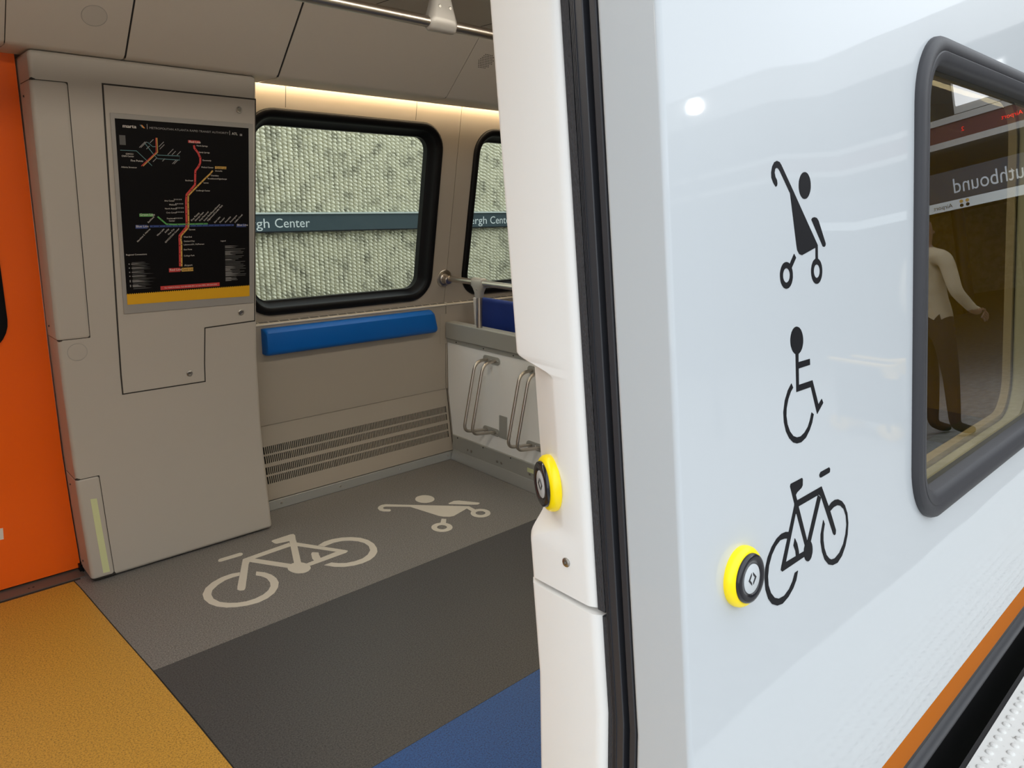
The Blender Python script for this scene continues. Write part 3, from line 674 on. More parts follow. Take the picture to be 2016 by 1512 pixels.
def screw(parent, p, nrm, r=0.006, mat=None):
    n = Vector(nrm).normalized()
    a = Vector((0, 0, 1)) if abs(n.z) < 0.9 else Vector((1, 0, 0))
    ex = (a - n * a.dot(n)).normalized()
    ey = n.cross(ex)
    return MB().lathe(Vector(p), ex, ey, n, [(r, -0.001), (r, 0.001), (r * 0.7, 0.0026), (r * 0.35, 0.0026), (r * 0.3, 0.0008)], 12).build('screw', mat or M['screw'], parent, smooth=40)


for x in (1.47, 1.80, 2.18, 2.52):
    screw(bb, (x, 3.2555, 0.025), (0, -1, 0.25), 0.006)

# heater cover: solid bands, bars between the slots, a dark space behind
heater = empty('heater_cover', (1.95, 3.28, 0.05), label='grey sloped heater cover with four rows of narrow slots below the blue pad', cat='heater')
rows = [(0.277, 0.3145), (0.2305, 0.268), (0.1755, 0.2125), (0.1295, 0.1665)]
HX0, HX1 = 1.333, 2.566
SL0, SL1 = 1.4165, 2.549


def htr_y(z):
    return wal_y(z)


bands = [(0.050, 0.1295), (0.1665, 0.1755), (0.2125, 0.2305), (0.268, 0.277), (0.3145, 0.4175)]
mb = MB()
for a, b in bands:
    q = profile_panel(HX0, HX1, zlist(a, b, WAL_Z), htr_y, 0.0, -0.004)
    mb.add(q.v, q.f)
for a, b in rows:
    for x0, x1 in ((HX0, SL0), (SL1, HX1)):
        q = profile_panel(x0, x1, zlist(a, b, WAL_Z), htr_y, 0.0, -0.004)
        mb.add(q.v, q.f)
mb.build('front_sheet', M['grey_wall'], heater)
mb = MB()
NS = 112
pitch = (SL1 - SL0) / NS
for a, b in rows:
    for i in range(1, NS):
        x = SL0 + i * pitch
        mb.add([(x - 0.0022, htr_y(a), a), (x + 0.0022, htr_y(a), a), (x + 0.0022, htr_y(b), b), (x - 0.0022, htr_y(b), b),
                (x - 0.0022, htr_y(a) + 0.004, a), (x + 0.0022, htr_y(a) + 0.004, a), (x + 0.0022, htr_y(b) + 0.004, b), (x - 0.0022, htr_y(b) + 0.004, b)],
               [(0, 1, 2, 3), (0, 3, 7, 4), (1, 5, 6, 2)])
mb.build('slot_bar', M['grey_wall'], heater, kind='stuff')
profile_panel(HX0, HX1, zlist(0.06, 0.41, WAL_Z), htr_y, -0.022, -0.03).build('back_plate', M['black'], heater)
profile_panel(2.5665, 2.5695, zlist(0.05, 0.9, WAL_Z), htr_y, 0.001, -0.02).build('end_gap', M['gap'], heater)


# windows of the far side
def far_window(name, w, mapf, label):
    root = empty(name, mapf((w[0] + w[1]) / 2, w[2], 0), kind='structure')
    mb = MB()
    sweep_rrect(mb, w[0], w[1], w[2], w[3], 0.135,
                [(0.0, -0.004), (0.0, 0.010), (0.006, 0.017), (0.014, 0.019), (0.030, 0.017), (0.036, 0.012), (0.040, 0.004), (0.042, -0.012), (0.050, -0.020), (0.056, -0.034), (0.066, -0.040), (0.066, -0.075), (0.030, -0.075)], mapf, 10)
    mb.build('window_frame', M['black_rubber'], root, smooth=50, label=label)
    MB().slab([rrect(w[0] + 0.05, w[1] - 0.05, w[2] + 0.05, w[3] - 0.05, 0.09)], mapf, -0.062, -0.058).build('pane', M['glass_far'], root)
    return root


far_window('window_1', WIN1, on_upw, 'thick black rubber window surround')
far_window('window_2', WIN2, on_upw, 'thick black rubber window surround')

# ================================================================== orange door on the far side
door = empty('door_1', (-0.1, 3.22, 0.0), kind='structure')
dl = MB().slab([[(-0.80, 0.012), (0.566, 0.012), (0.566, 2.0), (-0.80, 2.0)], win_hole(WIN0)], on_dor, -0.03, 0.0, cuts=DOR_Z[1:-1])
dl.build('door_leaf', M['orange'], door, smooth=30, label='glossy orange door leaf')
mb = MB()
sweep_rrect(mb, WIN0[0], WIN0[1], WIN0[2], WIN0[3], 0.13, [(0.0, 0.0), (0.0, 0.006), (0.008, 0.008), (0.04, 0.008), (0.045, 0.0), (0.045, -0.04)], on_dor, 8)
mb.build('window_frame', M['black_rubber'], door, smooth=50)
MB().slab([rrect(WIN0[0] + 0.03, WIN0[1] - 0.03, WIN0[2] + 0.03, WIN0[3] - 0.03, 0.1)], on_dor, -0.024, -0.02).build('pane', M['glass_far'], door)
MB().slab([[(0.20, 0.215), (0.329, 0.208), (0.333, 0.252), (0.20, 0.258)]], on_dor, 0.0, 0.001).build('sticker', M['p_white'], door, label='small pale sticker low on the orange door')
MB().box(0.558, 0.572, 3.19, 3.24, 0.0, 0.03).build('seal', M['black_rubber'], door)

# ================================================================== equipment cabinet beside the far door
CX0, CX1 = 0.572, 1.330
cabinet = empty('equipment_cabinet', (0.95, 3.2, 0.0), label='tall grey equipment cabinet beside the orange door carrying a map', cat='cabinet')
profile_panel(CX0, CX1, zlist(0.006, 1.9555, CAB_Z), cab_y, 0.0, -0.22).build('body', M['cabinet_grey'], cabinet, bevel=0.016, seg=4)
for z0, z1, lab, xr in ((0.979, 1.872, 'long narrow corner cover', 0.685), (0.010, 0.435, 'low corner cover at the floor', 0.6595)):
    profile_panel(CX0 - 0.0006, xr + 0.0045, zlist(z0 - 0.0045, z1 + 0.0045, CAB_Z), cab_y, 0.0006, -0.16).build('cover_gap', M['gap'], cabinet, bevel=0.012, seg=3)
    cv = profile_panel(CX0 - 0.003, xr, zlist(z0, z1, CAB_Z), cab_y, 0.003, -0.16).build('corner_cover', M['cabinet_grey'], cabinet, bevel=0.016, seg=4, label=lab)
    for zz in ((z1 - 0.05, z0 + 0.05)):
        screw(cv, (CX0 - 0.003, cab_y(zz) + 0.10, zz), (-1, 0, 0), 0.004, M['gap'])
    if z0 < 0.1:
        MB().slab([[(0.6095, 0.343), (0.632, 0.340), (0.637, 0.030), (0.613, 0.032)]], on_cab, 0.003, 0.0042, cuts=(0.2,)).build('glow_strip', M['glow'], cv, label='pale yellow-green luminous strip')


def plug_ring(parent, u, v, r, mapf, n, name='plug'):
    mb = MB().slab([circle(u, v, r), list(reversed(circle(u, v, r - 0.0016)))], mapf, n, n + 0.0003, cuts=())
    g = mb.build(name + '_gap', M['frame_grey'], parent)
    MB().slab([circle(u, v, r - 0.0022)], mapf, n, n + 0.0006).build(name, M['cabinet_grey'], parent, label='round blanking plug')


plug_ring(cabinet, 0.6315, 0.934, 0.034, on_cab, 0.0002)
HATCH = [(0.775, 0.745), (1.092, 0.745), (1.102, 0.977), (1.316, 0.985), (1.322, 1.870), (0.787, 1.870)]


def grow(poly, d):
    """offset an anticlockwise outline outwards by d"""
    out = []
    m = len(poly)
    for i in range(m):
        p0, p1, p2 = Vector(poly[i - 1]), Vector(poly[i]), Vector(poly[(i + 1) % m])
        e1, e2 = (p1 - p0).normalized(), (p2 - p1).normalized()
        n1, n2 = Vector((e1.y, -e1.x)), Vector((e2.y, -e2.x))
        b = (n1 + n2) / (1 + n1.dot(n2))
        out.append((p1.x + b.x * d, p1.y + b.y * d))
    return out


MB().slab([grow(HATCH, 0.0052)], on_cab, 0.0, 0.0005, cuts=CAB_Z[1:-1]).build('hatch_gap', M['gap'], cabinet)
hatch = MB().slab([HATCH], on_cab, 0.0, 0.0028, cuts=CAB_Z[1:-1]).build('hatch', M['cabinet_grey'], cabinet, bevel=0.0012, label='L-shaped locked hatch behind the map')
for u, v in ((1.258, 1.829), (1.2577, 1.026), (1.033, 0.787)):
    mb = MB().lathe(on_cab(u, v, 0.0028), Vector((1, 0, 0)), Vector((0, -0.17, 0.985)), Vector((0, -0.985, -0.17)),
                    [(0.0125, 0), (0.0125, 0.002), (0.010, 0.004), (0.0075, 0.0035), (0.007, 0.0005), (0.0025, 0.0005), (0.002, 0.0025)], 20)
    mb.build('lock', M['screw'], hatch, smooth=40, label='small round steel lock')

# ================================================================== map poster in its frame
poster = empty('map_poster', (1.055, 2.98, 1.06), label='black transit map poster with yellow lower band in a grey frame on the cabinet', cat='poster')
N0 = 0.003
PO = (0.7995, 1.3125, 1.064, 1.782)
PS = (0.8135, 1.2935, 1.0965, 1.7648)
MB().slab([[(PO[0], PO[2]), (PO[1], PO[2]), (PO[1], PO[3]), (PO[0], PO[3])], [(PS[0] + 0.004, PS[2] + 0.004), (PS[0] + 0.004, PS[3] - 0.004), (PS[1] - 0.004, PS[3] - 0.004), (PS[1] - 0.004, PS[2] + 0.004)]],
          on_cab, N0, N0 + 0.004).build('frame', M['frame_grey'], poster, bevel=0.0012)
NP = N0 + 0.0046
ZB = 1.1415
MB().slab([[(PS[0], ZB - 0.004), (PS[1], ZB - 0.004), (PS[1], PS[3]), (PS[0], PS[3])]], on_cab, N0 + 0.003, NP).build('sheet', M['poster_black'], poster)
saw = [(PS[0], PS[2] + 0.003), (PS[0] + 0.25, PS[2] + 0.001), (PS[1], PS[2] - 0.002)]
nt_ = 62
for i in range(nt_, -1, -1):
    x = PS[0] + (PS[1] - PS[0]) * i / nt_
    saw.append((x, ZB - 0.0035))
    if i > 0:
        saw.append((x - (PS[1] - PS[0]) / nt_ / 2, ZB + 0.0015))
MB().slab([saw], on_cab, NP, NP + 0.0006).build('yellow_band', M['poster_yellow'], poster, label='torn-edged yellow band along the lower edge')
NL = NP + 0.0004
PL = POSTER_LINES


def printed(name, mat, fn, label=None, kind=None):
    mb = MB()
    fn(mb)
    return mb.build(name, mat, poster, label=label, kind=kind)


def offset_line(pts, dx):
    return [(x + dx, y) for x, y in pts]


printed('red_line', M['p_red'], lambda mb: (stroke_mesh(mb, PL['red'], 0.0075, on_cab, NL), stroke_mesh(mb, PL['ins_red'], 0.003, on_cab, NL)), 'printed red line')
printed('gold_line', M['p_gold'], lambda mb: (stroke_mesh(mb, PL['gold'], 0.0055, on_cab, NL), stroke_mesh(mb, PL['ins_or'], 0.003, on_cab, NL)), 'printed gold line')
printed('green_line', M['p_green'], lambda mb: stroke_mesh(mb, PL['green'], 0.0055, on_cab, NL), 'printed green line')
printed('blue_line', M['p_blue'], lambda mb: stroke_mesh(mb, PL['blue'], 0.0075, on_cab, NL - 0.0001), 'printed blue line')
printed('streetcar_loop', M['p_teal'], lambda mb: (stroke_mesh(mb, PL['loop'], 0.0022, on_cab, NL), stroke_mesh(mb, PL['ins_teal'], 0.002, on_cab, NL)), 'printed pale loop line')


def rect(mb, a, b, n, sx=0.0):
    mb.slab([[(a[0], b[1]), (b[0], b[1]), (b[0], a[1]), (a[0], a[1])]], on_cab, n, n)


PB = POSTER_BOX
for nm, keys, mt in (('red_name_box', ('red1', 'red2'), 'p_red'), ('gold_name_box', ('gold1', 'gold2'), 'p_gold'), ('green_name_box', ('green1',), 'p_green'), ('blue_name_box', ('blue1', 'blue2'), 'p_blue')):
    for k in keys:
        printed(nm, M[mt], lambda mb, k=k: rect(mb, PB[k][0], PB[k][1], NL))
printed('red_banner', M['p_red'], lambda mb: rect(mb, (0.936, 1.1625), (1.167, 1.1475), NL))


def ticks(mb):
    def along(pts, n, w, h, skip=0):
        seg = [((Vector(b) - Vector(a)).length, Vector(a), Vector(b)) for a, b in zip(pts, pts[1:])]
        tot = sum(s[0] for s in seg)
        for i in range(n):
            d = tot * (i + 0.5) / n
            for L, a, b in seg:
                if d <= L:
                    p = a + (b - a) * (d / L)
                    mb.slab([circle(p.x, p.y, w, 8)], on_cab, NL + 0.0003, NL + 0.0003)
                    break
                d -= L
    along(PL['red'], 15, 0.0019, 0.001)
    along(PL['gold'], 17, 0.0017, 0.001)
    along(PL['green'], 6, 0.0016, 0.001)
    along(PL['blue'], 14, 0.0019, 0.001)


printed('station_dots', M['poster_black'], ticks, None, 'stuff')


def text_of(col, mb):
    for s, u, v, h, c, al, rot in POSTER_TEXT:
        if c != col:
            continue
        if s == 'marta':
            for dx in (0, 0.0007, 0.0014):
                add_text(mb, s, u + dx, v, 0.0118, on_cab, NL + 0.0004, width=0.045)
            continue
        if s.startswith('METRO'):
            add_text(mb, s, u, v, 0.0070, on_cab, NL + 0.0004, width=0.288)
            continue
        if s.startswith('For'):
            add_text(mb, s, 0.951, 1.1525, 0.0050, on_cab, NL + 0.0004, width=0.205)
            continue
        big = 'Line' in s
        add_text(mb, s, u, v, min(max(h, 0.0050), 0.0090), on_cab, NL + 0.0004, al, rot)


def white_text(mb):
    text_of('w', mb)
    rect(mb, (0.9180, 1.7535), (0.9190, 1.7365), NL)
    rect(mb, (1.2178, 1.7505), (1.2188, 1.7345), NL)
    for i in range(2):
        for j in range(3):
            rect(mb, (1.2585 + j * 0.0032, 1.7412 - i * 0.0042), (1.2605 + j * 0.0032, 1.7390 - i * 0.0042), NL)


printed('lettering', M['p_white'], white_text, 'white station names and heading', 'stuff')
printed('heading', M['p_grey'], lambda mb: text_of('g', mb), 'thin grey heading', 'stuff')
printed('dark_lettering', M['poster_black'], lambda mb: text_of('k', mb), 'black names on gold', 'stuff')


def logo(mb):
    mb.slab([[(0.8945, 1.7490), (0.8990, 1.7490), (0.9090, 1.7385), (0.9045, 1.7385)]], on_cab, NL, NL)


printed('logo_stripe', M['p_orange'], lambda mb: mb.slab([[(0.8975, 1.7490), (0.9020, 1.7490), (0.9115, 1.7385), (0.9055, 1.7385)]], on_cab, NL, NL))
printed('logo_stripe', M['p_teal'], lambda mb: mb.slab([[(0.8935, 1.7490), (0.8968, 1.7490), (0.9048, 1.7400), (0.9010, 1.7400)]], on_cab, NL, NL))


def small_print(mb):
    rnd = random.Random(3)
    y = 1.258
    while y > 1.158:
        mb.slab([[(0.838, y), (0.838 + rnd.uniform(0.04, 0.085), y), (0.838 + 0.04, y + 0.0024), (0.838, y + 0.0024)]], on_cab, NL, NL)
        y -= 0.0062
    y = 1.295
    while y > 1.165:
        w = rnd.uniform(0.04, 0.09)
        mb.slab([[(1.192, y), (1.192 + w, y), (1.192 + w, y + 0.0022), (1.192, y + 0.0022)]], on_cab, NL, NL)
        y -= 0.0058
    # inset grid
    rect(mb, (0.8239, 1.7105), (0.8439, 1.678), NL)


printed('small_print', M['p_dim'], small_print, 'rows of fine grey print', 'stuff')


def bold_print(mb):
    rnd = random.Random(5)
    for y in (1.2525, 1.2375, 1.2215, 1.2065, 1.190, 1.1855, 1.1715, 1.1675):
        mb.slab([[(0.836, y), (0.836 + rnd.uniform(0.02, 0.055), y), (0.836 + 0.02, y + 0.003), (0.836, y + 0.003)]], on_cab, NL + 0.0001, NL + 0.0001)
        rect(mb, (0.8265, y + 0.004), (0.8305, y), NL)
    for y in (1.3075, 1.302, 1.2845, 1.2785, 1.273, 1.2525, 1.224, 1.218, 1.212, 1.207, 1.200, 1.194, 1.188, 1.177, 1.172, 1.166):
        mb.slab([[(1.192, y), (1.192 + rnd.uniform(0.02, 0.06), y), (1.192 + 0.02, y + 0.0028), (1.192, y + 0.0028)]], on_cab, NL + 0.0001, NL + 0.0001)
    # slanted names round the inset loop
    for x, y, L in ((0.888, 1.672, 0.03), (0.893, 1.672, 0.03), (0.912, 1.668, 0.016), (0.925, 1.690, 0.018), (0.955, 1.678, 0.026), (0.958, 1.670, 0.024), (0.985, 1.652, 0.03), (1.0, 1.652, 0.02), (1.018, 1.652, 0.02), (0.932, 1.625, 0.02), (0.965, 1.628, 0.014), (1.0, 1.620, 0.02), (1.006, 1.620, 0.02)):
        stroke_mesh(mb, [(x, y), (x + L * 0.70, y + L * 0.70)], 0.0022, on_cab, NL + 0.0001)
    for u, v in ((1.000, 1.4895), (1.005, 1.4735), (1.006, 1.458), (1.006, 1.4425), (1.0, 1.4195)):
        for j in range(5):
            rect(mb, (u + j * 0.0062, v + 0.0042), (u + 0.0040 + j * 0.0062, v), NL)


printed('bold_print', M['p_grey'], bold_print, 'rows of bold grey print', 'stuff')

# ================================================================== blue pad on the far wall
pad = MB()
PX0, PX1 = 1.452, 2.452
sec = [(0.0, 0.775), (0.0, 0.893), (0.020, 0.902), (0.040, 0.899), (0.062, 0.882), (0.064, 0.870), (0.066, 0.800), (0.062, 0.785), (0.045, 0.773)]
rings = []
for x, ins in ((PX0, 0.012), (PX0 + 0.004, 0.004), (PX0 + 0.014, 0.0), (PX1 - 0.030, 0.0), (PX1 - 0.010, 0.004), (PX1, 0.014)):
    zc = 0.838
    rings.append([(x + (0.012 * (zz - zc) / 0.06 * -1 if x > 2 else 0.0), 3.311 - max(0, n - ins), zc + (zz - zc) * (1 - ins * 4)) for n, zz in sec])
k = len(sec)
fcs = [(i * k + j, i * k + (j + 1) % k, (i + 1) * k + (j + 1) % k, (i + 1) * k + j) for i in range(len(rings) - 1) for j in range(k)]
fcs += [tuple(range(k)), tuple((len(rings) - 1) * k + j for j in range(k))]
pad.add([p for r in rings for p in r], fcs)
pad.build('wall_pad', M['blue_pad'], None, smooth=40, label='long bright blue padded rest on the far wall below the window', cat='pad')

# ================================================================== ceiling and the sloping panels under it
OY, OZ = 2.87, 1.957
TY, TZ = 2.628, 2.187
OL = math.hypot(OY - TY, TZ - OZ)
oe = Vector((0, (TY - OY) / OL, (TZ - OZ) / OL))
on_ = Vector((1, 0, 0)).cross(oe)


def on_over(u, v, n):
    return Vector((u, OY, OZ)) + oe * v + on_ * n


ceiling = MB().box(-2.6, 6.0, 1.22, TY + 0.02, TZ + 0.004, TZ + 0.03).build('ceiling', M['grey_wall'], kind='structure')
for x in (1.12, 1.62, 2.12, 2.62, 3.12):
    MB().box(x - 0.002, x + 0.002, 1.9, TY, TZ + 0.0034, TZ + 0.0045).build('panel_seam', M['gap'], ceiling)
MB().box(-2.6, 6.0, TY - 0.02, 3.2, TZ + 0.004, TZ + 0.03).build('void_cover', M['gap'], ceiling)
SE = [(-2.6, 0.509), (0.512, 0.852), (0.8585, 1.4025), (1.4105, 2.2335), (2.237, 3.06), (3.064, 6.0)]
for a, b in SE:
    # front sheet and the return under it, one bent panel
    mb = MB()
    v = []
    for x in (a, b):
        for q in (on_over(x, OL, 0.0), on_over(x, 0.014, 0.0), on_over(x, 0.004, -0.003), Vector((x, OY + 0.012, OZ)), Vector((x, 3.05, OZ)), Vector((x, 3.05, OZ + 0.012)), on_over(x, 0.03, -0.018), on_over(x, OL, -0.018)):
            v.append(q)
    n = 8
    f = [(i, (i + 1) % n, n + (i + 1) % n, n + i) for i in range(n)] + [tuple(range(n)), tuple(range(2 * n - 1, n - 1, -1))]
    mb.add(v, f)
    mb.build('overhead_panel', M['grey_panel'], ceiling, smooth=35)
for xg, wg in ((0.5105, 0.0015), (0.8552, 0.0033), (1.4065, 0.004), (2.2352, 0.0018), (3.062, 0.002)):
    MB().slab([[(xg - wg, 0.0), (xg + wg, 0.0), (xg + wg, OL), (xg - wg, OL)]], on_over, -0.012, -0.0035).build('panel_joint', M['black'], ceiling)
plug_ring(ceiling, 0.7465, 0.145, 0.038, on_over, 0.0002, 'overhead_plug')
# cluster of loudspeaker holes
mb = MB()
for r in range(9):
    for c in range(9):
        u = 2.30 + c * 0.0095 + (r % 2) * 0.0048
        v = 0.225 + (r - 4) * 0.0085
        if abs(c - 4) * 0.0095 + abs(r - 4) * 0.0048 < 0.045:
            mb.slab([circle(u, v, 0.0028, 6)], on_over, 0.0003, 0.0006)
mb.build('speaker_holes', M['gap'], ceiling, kind='stuff', label='honeycomb cluster of speaker holes')
# warm light strip in the slot between panel and wall
MB().box(1.34, 5.9, 3.112, 3.128, OZ + 0.024, OZ + 0.032).build('cove_light', M['led'], None, label='warm light strip hidden above the far windows', cat='light')
MB().box(1.30, 6.0, 3.05, 3.20, OZ + 0.040, OZ + 0.05).build('slot_top', M['grey_wall'], ceiling)
# near side of the car, seen only past the doorway: mirrored sloping panel
MB().add([(x, y, z) for x in (-2.6, 6.0) for y, z in ((0.99, OZ), (1.23, TZ), (1.23, TZ + 0.03), (0.6, TZ + 0.03), (0.6, OZ))],
         [(0, 1, 6, 5), (1, 2, 7, 6), (2, 3, 8, 7), (3, 4, 9, 8), (4, 0, 5, 9), (0, 4, 3, 2, 1), (5, 6, 7, 8, 9)]).build('overhead_panel', M['grey_panel'], ceiling)
# ceiling lamps along the aisle
for i, (a, b) in enumerate(((-2.2, -0.9), (-0.7, 0.6), (0.8, 2.1), (2.3, 3.6))):
    lamp = empty('ceiling_lamp', ((a + b) / 2, 1.55, TZ), label=['warm ceiling light strip at the rear end of the aisle', 'warm ceiling light strip over the doorway', 'warm ceiling light strip before the partition', 'warm ceiling light strip past the partition'][i], cat='lamp', group='ceiling lights along the aisle')
    MB().box(a, b, 1.47, 1.63, TZ - 0.012, TZ + 0.003).build('housing', M['bracket'], lamp, bevel=0.003)
    mb = MB()
    arc = [(1.55 + 0.062 * math.cos(math.pi * k / 8), TZ - 0.012 - 0.045 * math.sin(math.pi * k / 8)) for k in range(9)]
    mb.add([(x, y, z) for x in (a + 0.02, b - 0.02) for y, z in arc], [(k, k + 1, 9 + k + 1, 9 + k) for k in range(8)] + [tuple(range(9)), tuple(range(9, 18))])
    mb.build('diffuser', M['ceil_led'], lamp, smooth=50, label='bowed warm diffuser')

# ================================================================== grab rail under the ceiling
RY, RZ = 2.05, 2.052
rail = empty('grab_rail', (1.6, RY, TZ), label='horizontal steel grab rail hung under the ceiling', cat='handrail')
MB().tube([(-0.6, RY, RZ), (3.4, RY, RZ)], 0.0175, 20).build('pipe', M['steel'], rail, smooth=40)
for bx in (1.580, 2.95, 0.1):
    mb = MB()
    secs = [(0.050, 0.012, RZ - 0.0245), (0.055, 0.0215, RZ - 0.017), (0.058, 0.0265, RZ), (0.055, 0.0265, RZ + 0.014), (0.042, 0.021, RZ + 0.055), (0.031, 0.018, RZ + 0.095), (0.026, 0.016, TZ + 0.002)]
    rr = []
    for hx, hy, z in secs:
        rr.append([(bx + u, RY + v, z) for u, v in rrect(-hx, hx, -hy, hy, min(hx, hy) * 0.8, 4)])
    m = len(rr[0])
    f = [(i * m + j, i * m + (j + 1) % m, (i + 1) * m + (j + 1) % m, (i + 1) * m + j) for i in range(len(rr) - 1) for j in range(m)]
    f += [tuple(range(m - 1, -1, -1)), tuple((len(rr) - 1) * m + j for j in range(m))]
    mb.add([p for r in rr for p in r], f)
    br = mb.build('bracket', M['bracket'], rail, smooth=50, label='tapered cast bracket clamped round the pipe')
    for u in (-0.020, 0.022):
        screw(br, (bx + u, RY - 0.0215, RZ + 0.046), (0, -1, -0.1), 0.0055)

# ================================================================== partition with bicycle hoops
PXX = 2.568
part = empty('partition', (PXX, 2.8, 0), label='waist-high white partition with grey rails across the end of the bicycle bay', cat='partition')
PY0, PY1 = 2.20, 3.30
MB().slab([[(PY0, 0.145), (3.268, 0.145), (3.305, 0.40), (3.308, 0.715), (PY0, 0.715)]], lambda u, v, n: Vector((PXX - n, u, v)), -0.025, 0.0).build('panel', M['partition_white'], part)
MB().box(PXX - 0.018, PXX + 0.05, PY0, 3.306, 0.722, 0.820).build('top_rail', M['alu'], part, bevel=0.008, seg=3)
MB().box(PXX - 0.006, PXX + 0.03, PY0, 3.306, 0.698, 0.722).build('top_rail_lip', M['alu'], part, bevel=0.002)
MB().box(PXX - 0.010, PXX + 0.04, PY0, 3.262, 0.052, 0.148).build('bottom_rail', M['alu'], part, bevel=0.004)
MB().add([(PXX - 0.014, PY0, 0.060), (PXX - 0.032, PY0, 0.004), (PXX - 0.032, PY0, 0.0), (PXX, PY0, 0.0), (PXX, PY0, 0.060),
          (PXX - 0.014, 3.25, 0.060), (PXX - 0.032, 3.25, 0.004), (PXX - 0.032, 3.25, 0.0), (PXX, 3.25, 0.0), (PXX, 3.25, 0.060)],
         [(0, 1, 6, 5), (1, 2, 7, 6), (2, 3, 8, 7), (3, 4, 9, 8), (4, 0, 5, 9), (0, 4, 3, 2, 1), (5, 6, 7, 8, 9)]).build('floor_trim', M['trim_alu'], part, bevel=0.002)
for y in (3.12, 3.085, 2.86, 2.825, 2.60, 2.565):
    screw(part, (PXX - 0.010, y, 0.088), (-1, 0, 0), 0.008)
for y in (3.21, 2.98, 2.75, 2.52):
    screw(part, (PXX - 0.010, y, 0.138), (-1, 0, 0), 0.004, M['gap'])
for y in (3.22, 2.98, 2.74):
    screw(part, (PXX - 0.006, y, 0.709), (-1, 0, 0), 0.004, M['gap'])
MB().slab([rrect(2.790, 2.852, 0.230, 0.358, 0.004, 3)], lambda u, v, n: Vector((PXX - n, u, v)), 0.0, 0.004).build('cover_plate', M['alu'], part, bevel=0.001)
MB().box(PXX - 0.0115, PXX - 0.010, 2.50, 2.618, 0.098, 0.121).build('glow_strip', M['glow'], part, label='pale yellow-green luminous strip')
MB().slab([rrect(3.262, 3.318, 0.69, 0.865, 0.006, 3)], lambda u, v, n: Vector((2.515 + (u - 3.262) * 1.0, wal_y(v) - 0.006 - n, v)), -0.002, 0.0015).build('wall_flange', M['grey_wall'], part)


def tube_bend(pts, r=0.035, n=6):
    """round the corners of a polyline"""
    pts = [Vector(p) for p in pts]
    out = [pts[0]]
    for i in range(1, len(pts) - 1):
        a, b, c = pts[i - 1], pts[i], pts[i + 1]
        d1, d2 = (a - b).normalized(), (c - b).normalized()
        p1, p2 = b + d1 * r, b + d2 * r
        for k in range(n + 1):
            t = k / n
            out.append(p1 * (1 - t) ** 2 + b * 2 * t * (1 - t) + p2 * t * t)
    out.append(pts[-1])
    return out


hoop = empty('bicycle_hoop', (PXX, 2.917, 0.25), label='steel wheel hoop on the partition nearest the far wall', cat='bicycle rack', group='bicycle hoops on the partition')
for yy in (2.952, 2.886):
    MB().tube(tube_bend([(PXX - 0.004, yy, 0.655), (2.478, yy, 0.650), (2.395, yy, 0.275), (PXX - 0.004, yy, 0.250)], 0.045), 0.0088, 12).build('tube', M['steel'], hoop, smooth=50)
for zz in (0.655, 0.250):
    pl = MB().slab([rrect(2.850, 2.988, zz - 0.021, zz + 0.021, 0.020, 6)], lambda u, v, n: Vector((PXX - n, u, v)), 0.0, 0.004).build('mounting_plate', M['alu'], hoop, bevel=0.001)
    for yy in (2.919, 2.866):
        screw(pl, (PXX - 0.004, yy, zz), (-1, 0, 0), 0.0055)


def copy_tree(o, parent=None, off=(0, 0, 0)):
    c = o.copy()
    COL.objects.link(c)
    c.parent = parent
    c.matrix_parent_inverse = o.matrix_parent_inverse.copy()
    if parent is None:
        c.location = Vector(o.location) + Vector(off)
    for ch in list(o.children):
        copy_tree(ch, c)
    return c


h2 = copy_tree(hoop, None, (0, -0.352, 0))
h2['label'] = 'steel wheel hoop on the partition partly hidden behind the door jamb'

# rail on top of the partition
prail = empty('partition_rail', (PXX, 2.9, 0.82), label='steel hand rail above the white partition fixed to the far wall', cat='handrail')
MB().tube([(2.545, 3.31, 1.069), (2.566, 3.12, 1.067), (PXX + 0.004, 2.2, 1.062)], 0.0165, 16).build('pipe', M['steel'], prail, smooth=40)
fo = on_upw(2.543, 1.069, 0.0)
MB().lathe(fo, Vector((1, 0, 0)), Vector((0, -0.168, 0.986)), Vector((0, -0.986, -0.168)), [(0.050, -0.003), (0.050, 0.004), (0.046, 0.007), (0.030, 0.008), (0.026, 0.012), (0.025, 0.045), (0.0225, 0.048)], 28).build('wall_flange', M['steel'], prail, smooth=35, label='round steel wall flange')
MB().tube([(PXX + 0.004, 3.027, 0.818), (PXX + 0.004, 3.027, 1.05)], 0.0165, 16).build('post', M['steel'], prail, smooth=40)
mb = MB()
secs = [(0.0205, 0.020, 0.985), (0.022, 0.021, 0.990), (0.024, 0.024, 1.012), (0.025, 0.036, 1.034), (0.025, 0.050, 1.050), (0.025, 0.052, 1.072), (0.021, 0.050, 1.086), (0.012, 0.046, 1.090)]
rr = [[(PXX + 0.003 + u, 3.027 + v, z) for u, v in rrect(-hx, hx, -hy, hy, min(hx, hy) * 0.75, 4)] for hx, hy, z in secs]
m = len(rr[0])
f = [(i * m + j, i * m + (j + 1) % m, (i + 1) * m + (j + 1) % m, (i + 1) * m + j) for i in range(len(rr) - 1) for j in range(m)] + [tuple(range(m - 1, -1, -1)), tuple((len(rr) - 1) * m + j for j in range(m))]
mb.add([p for r in rr for p in r], f)
tee = mb.build('tee_bracket', M['bracket'], prail, smooth=50, label='grey cast tee joining rail and post')
screw(tee, (PXX - 0.0225, 3.020, 1.032), (-1, 0, 0), 0.005)


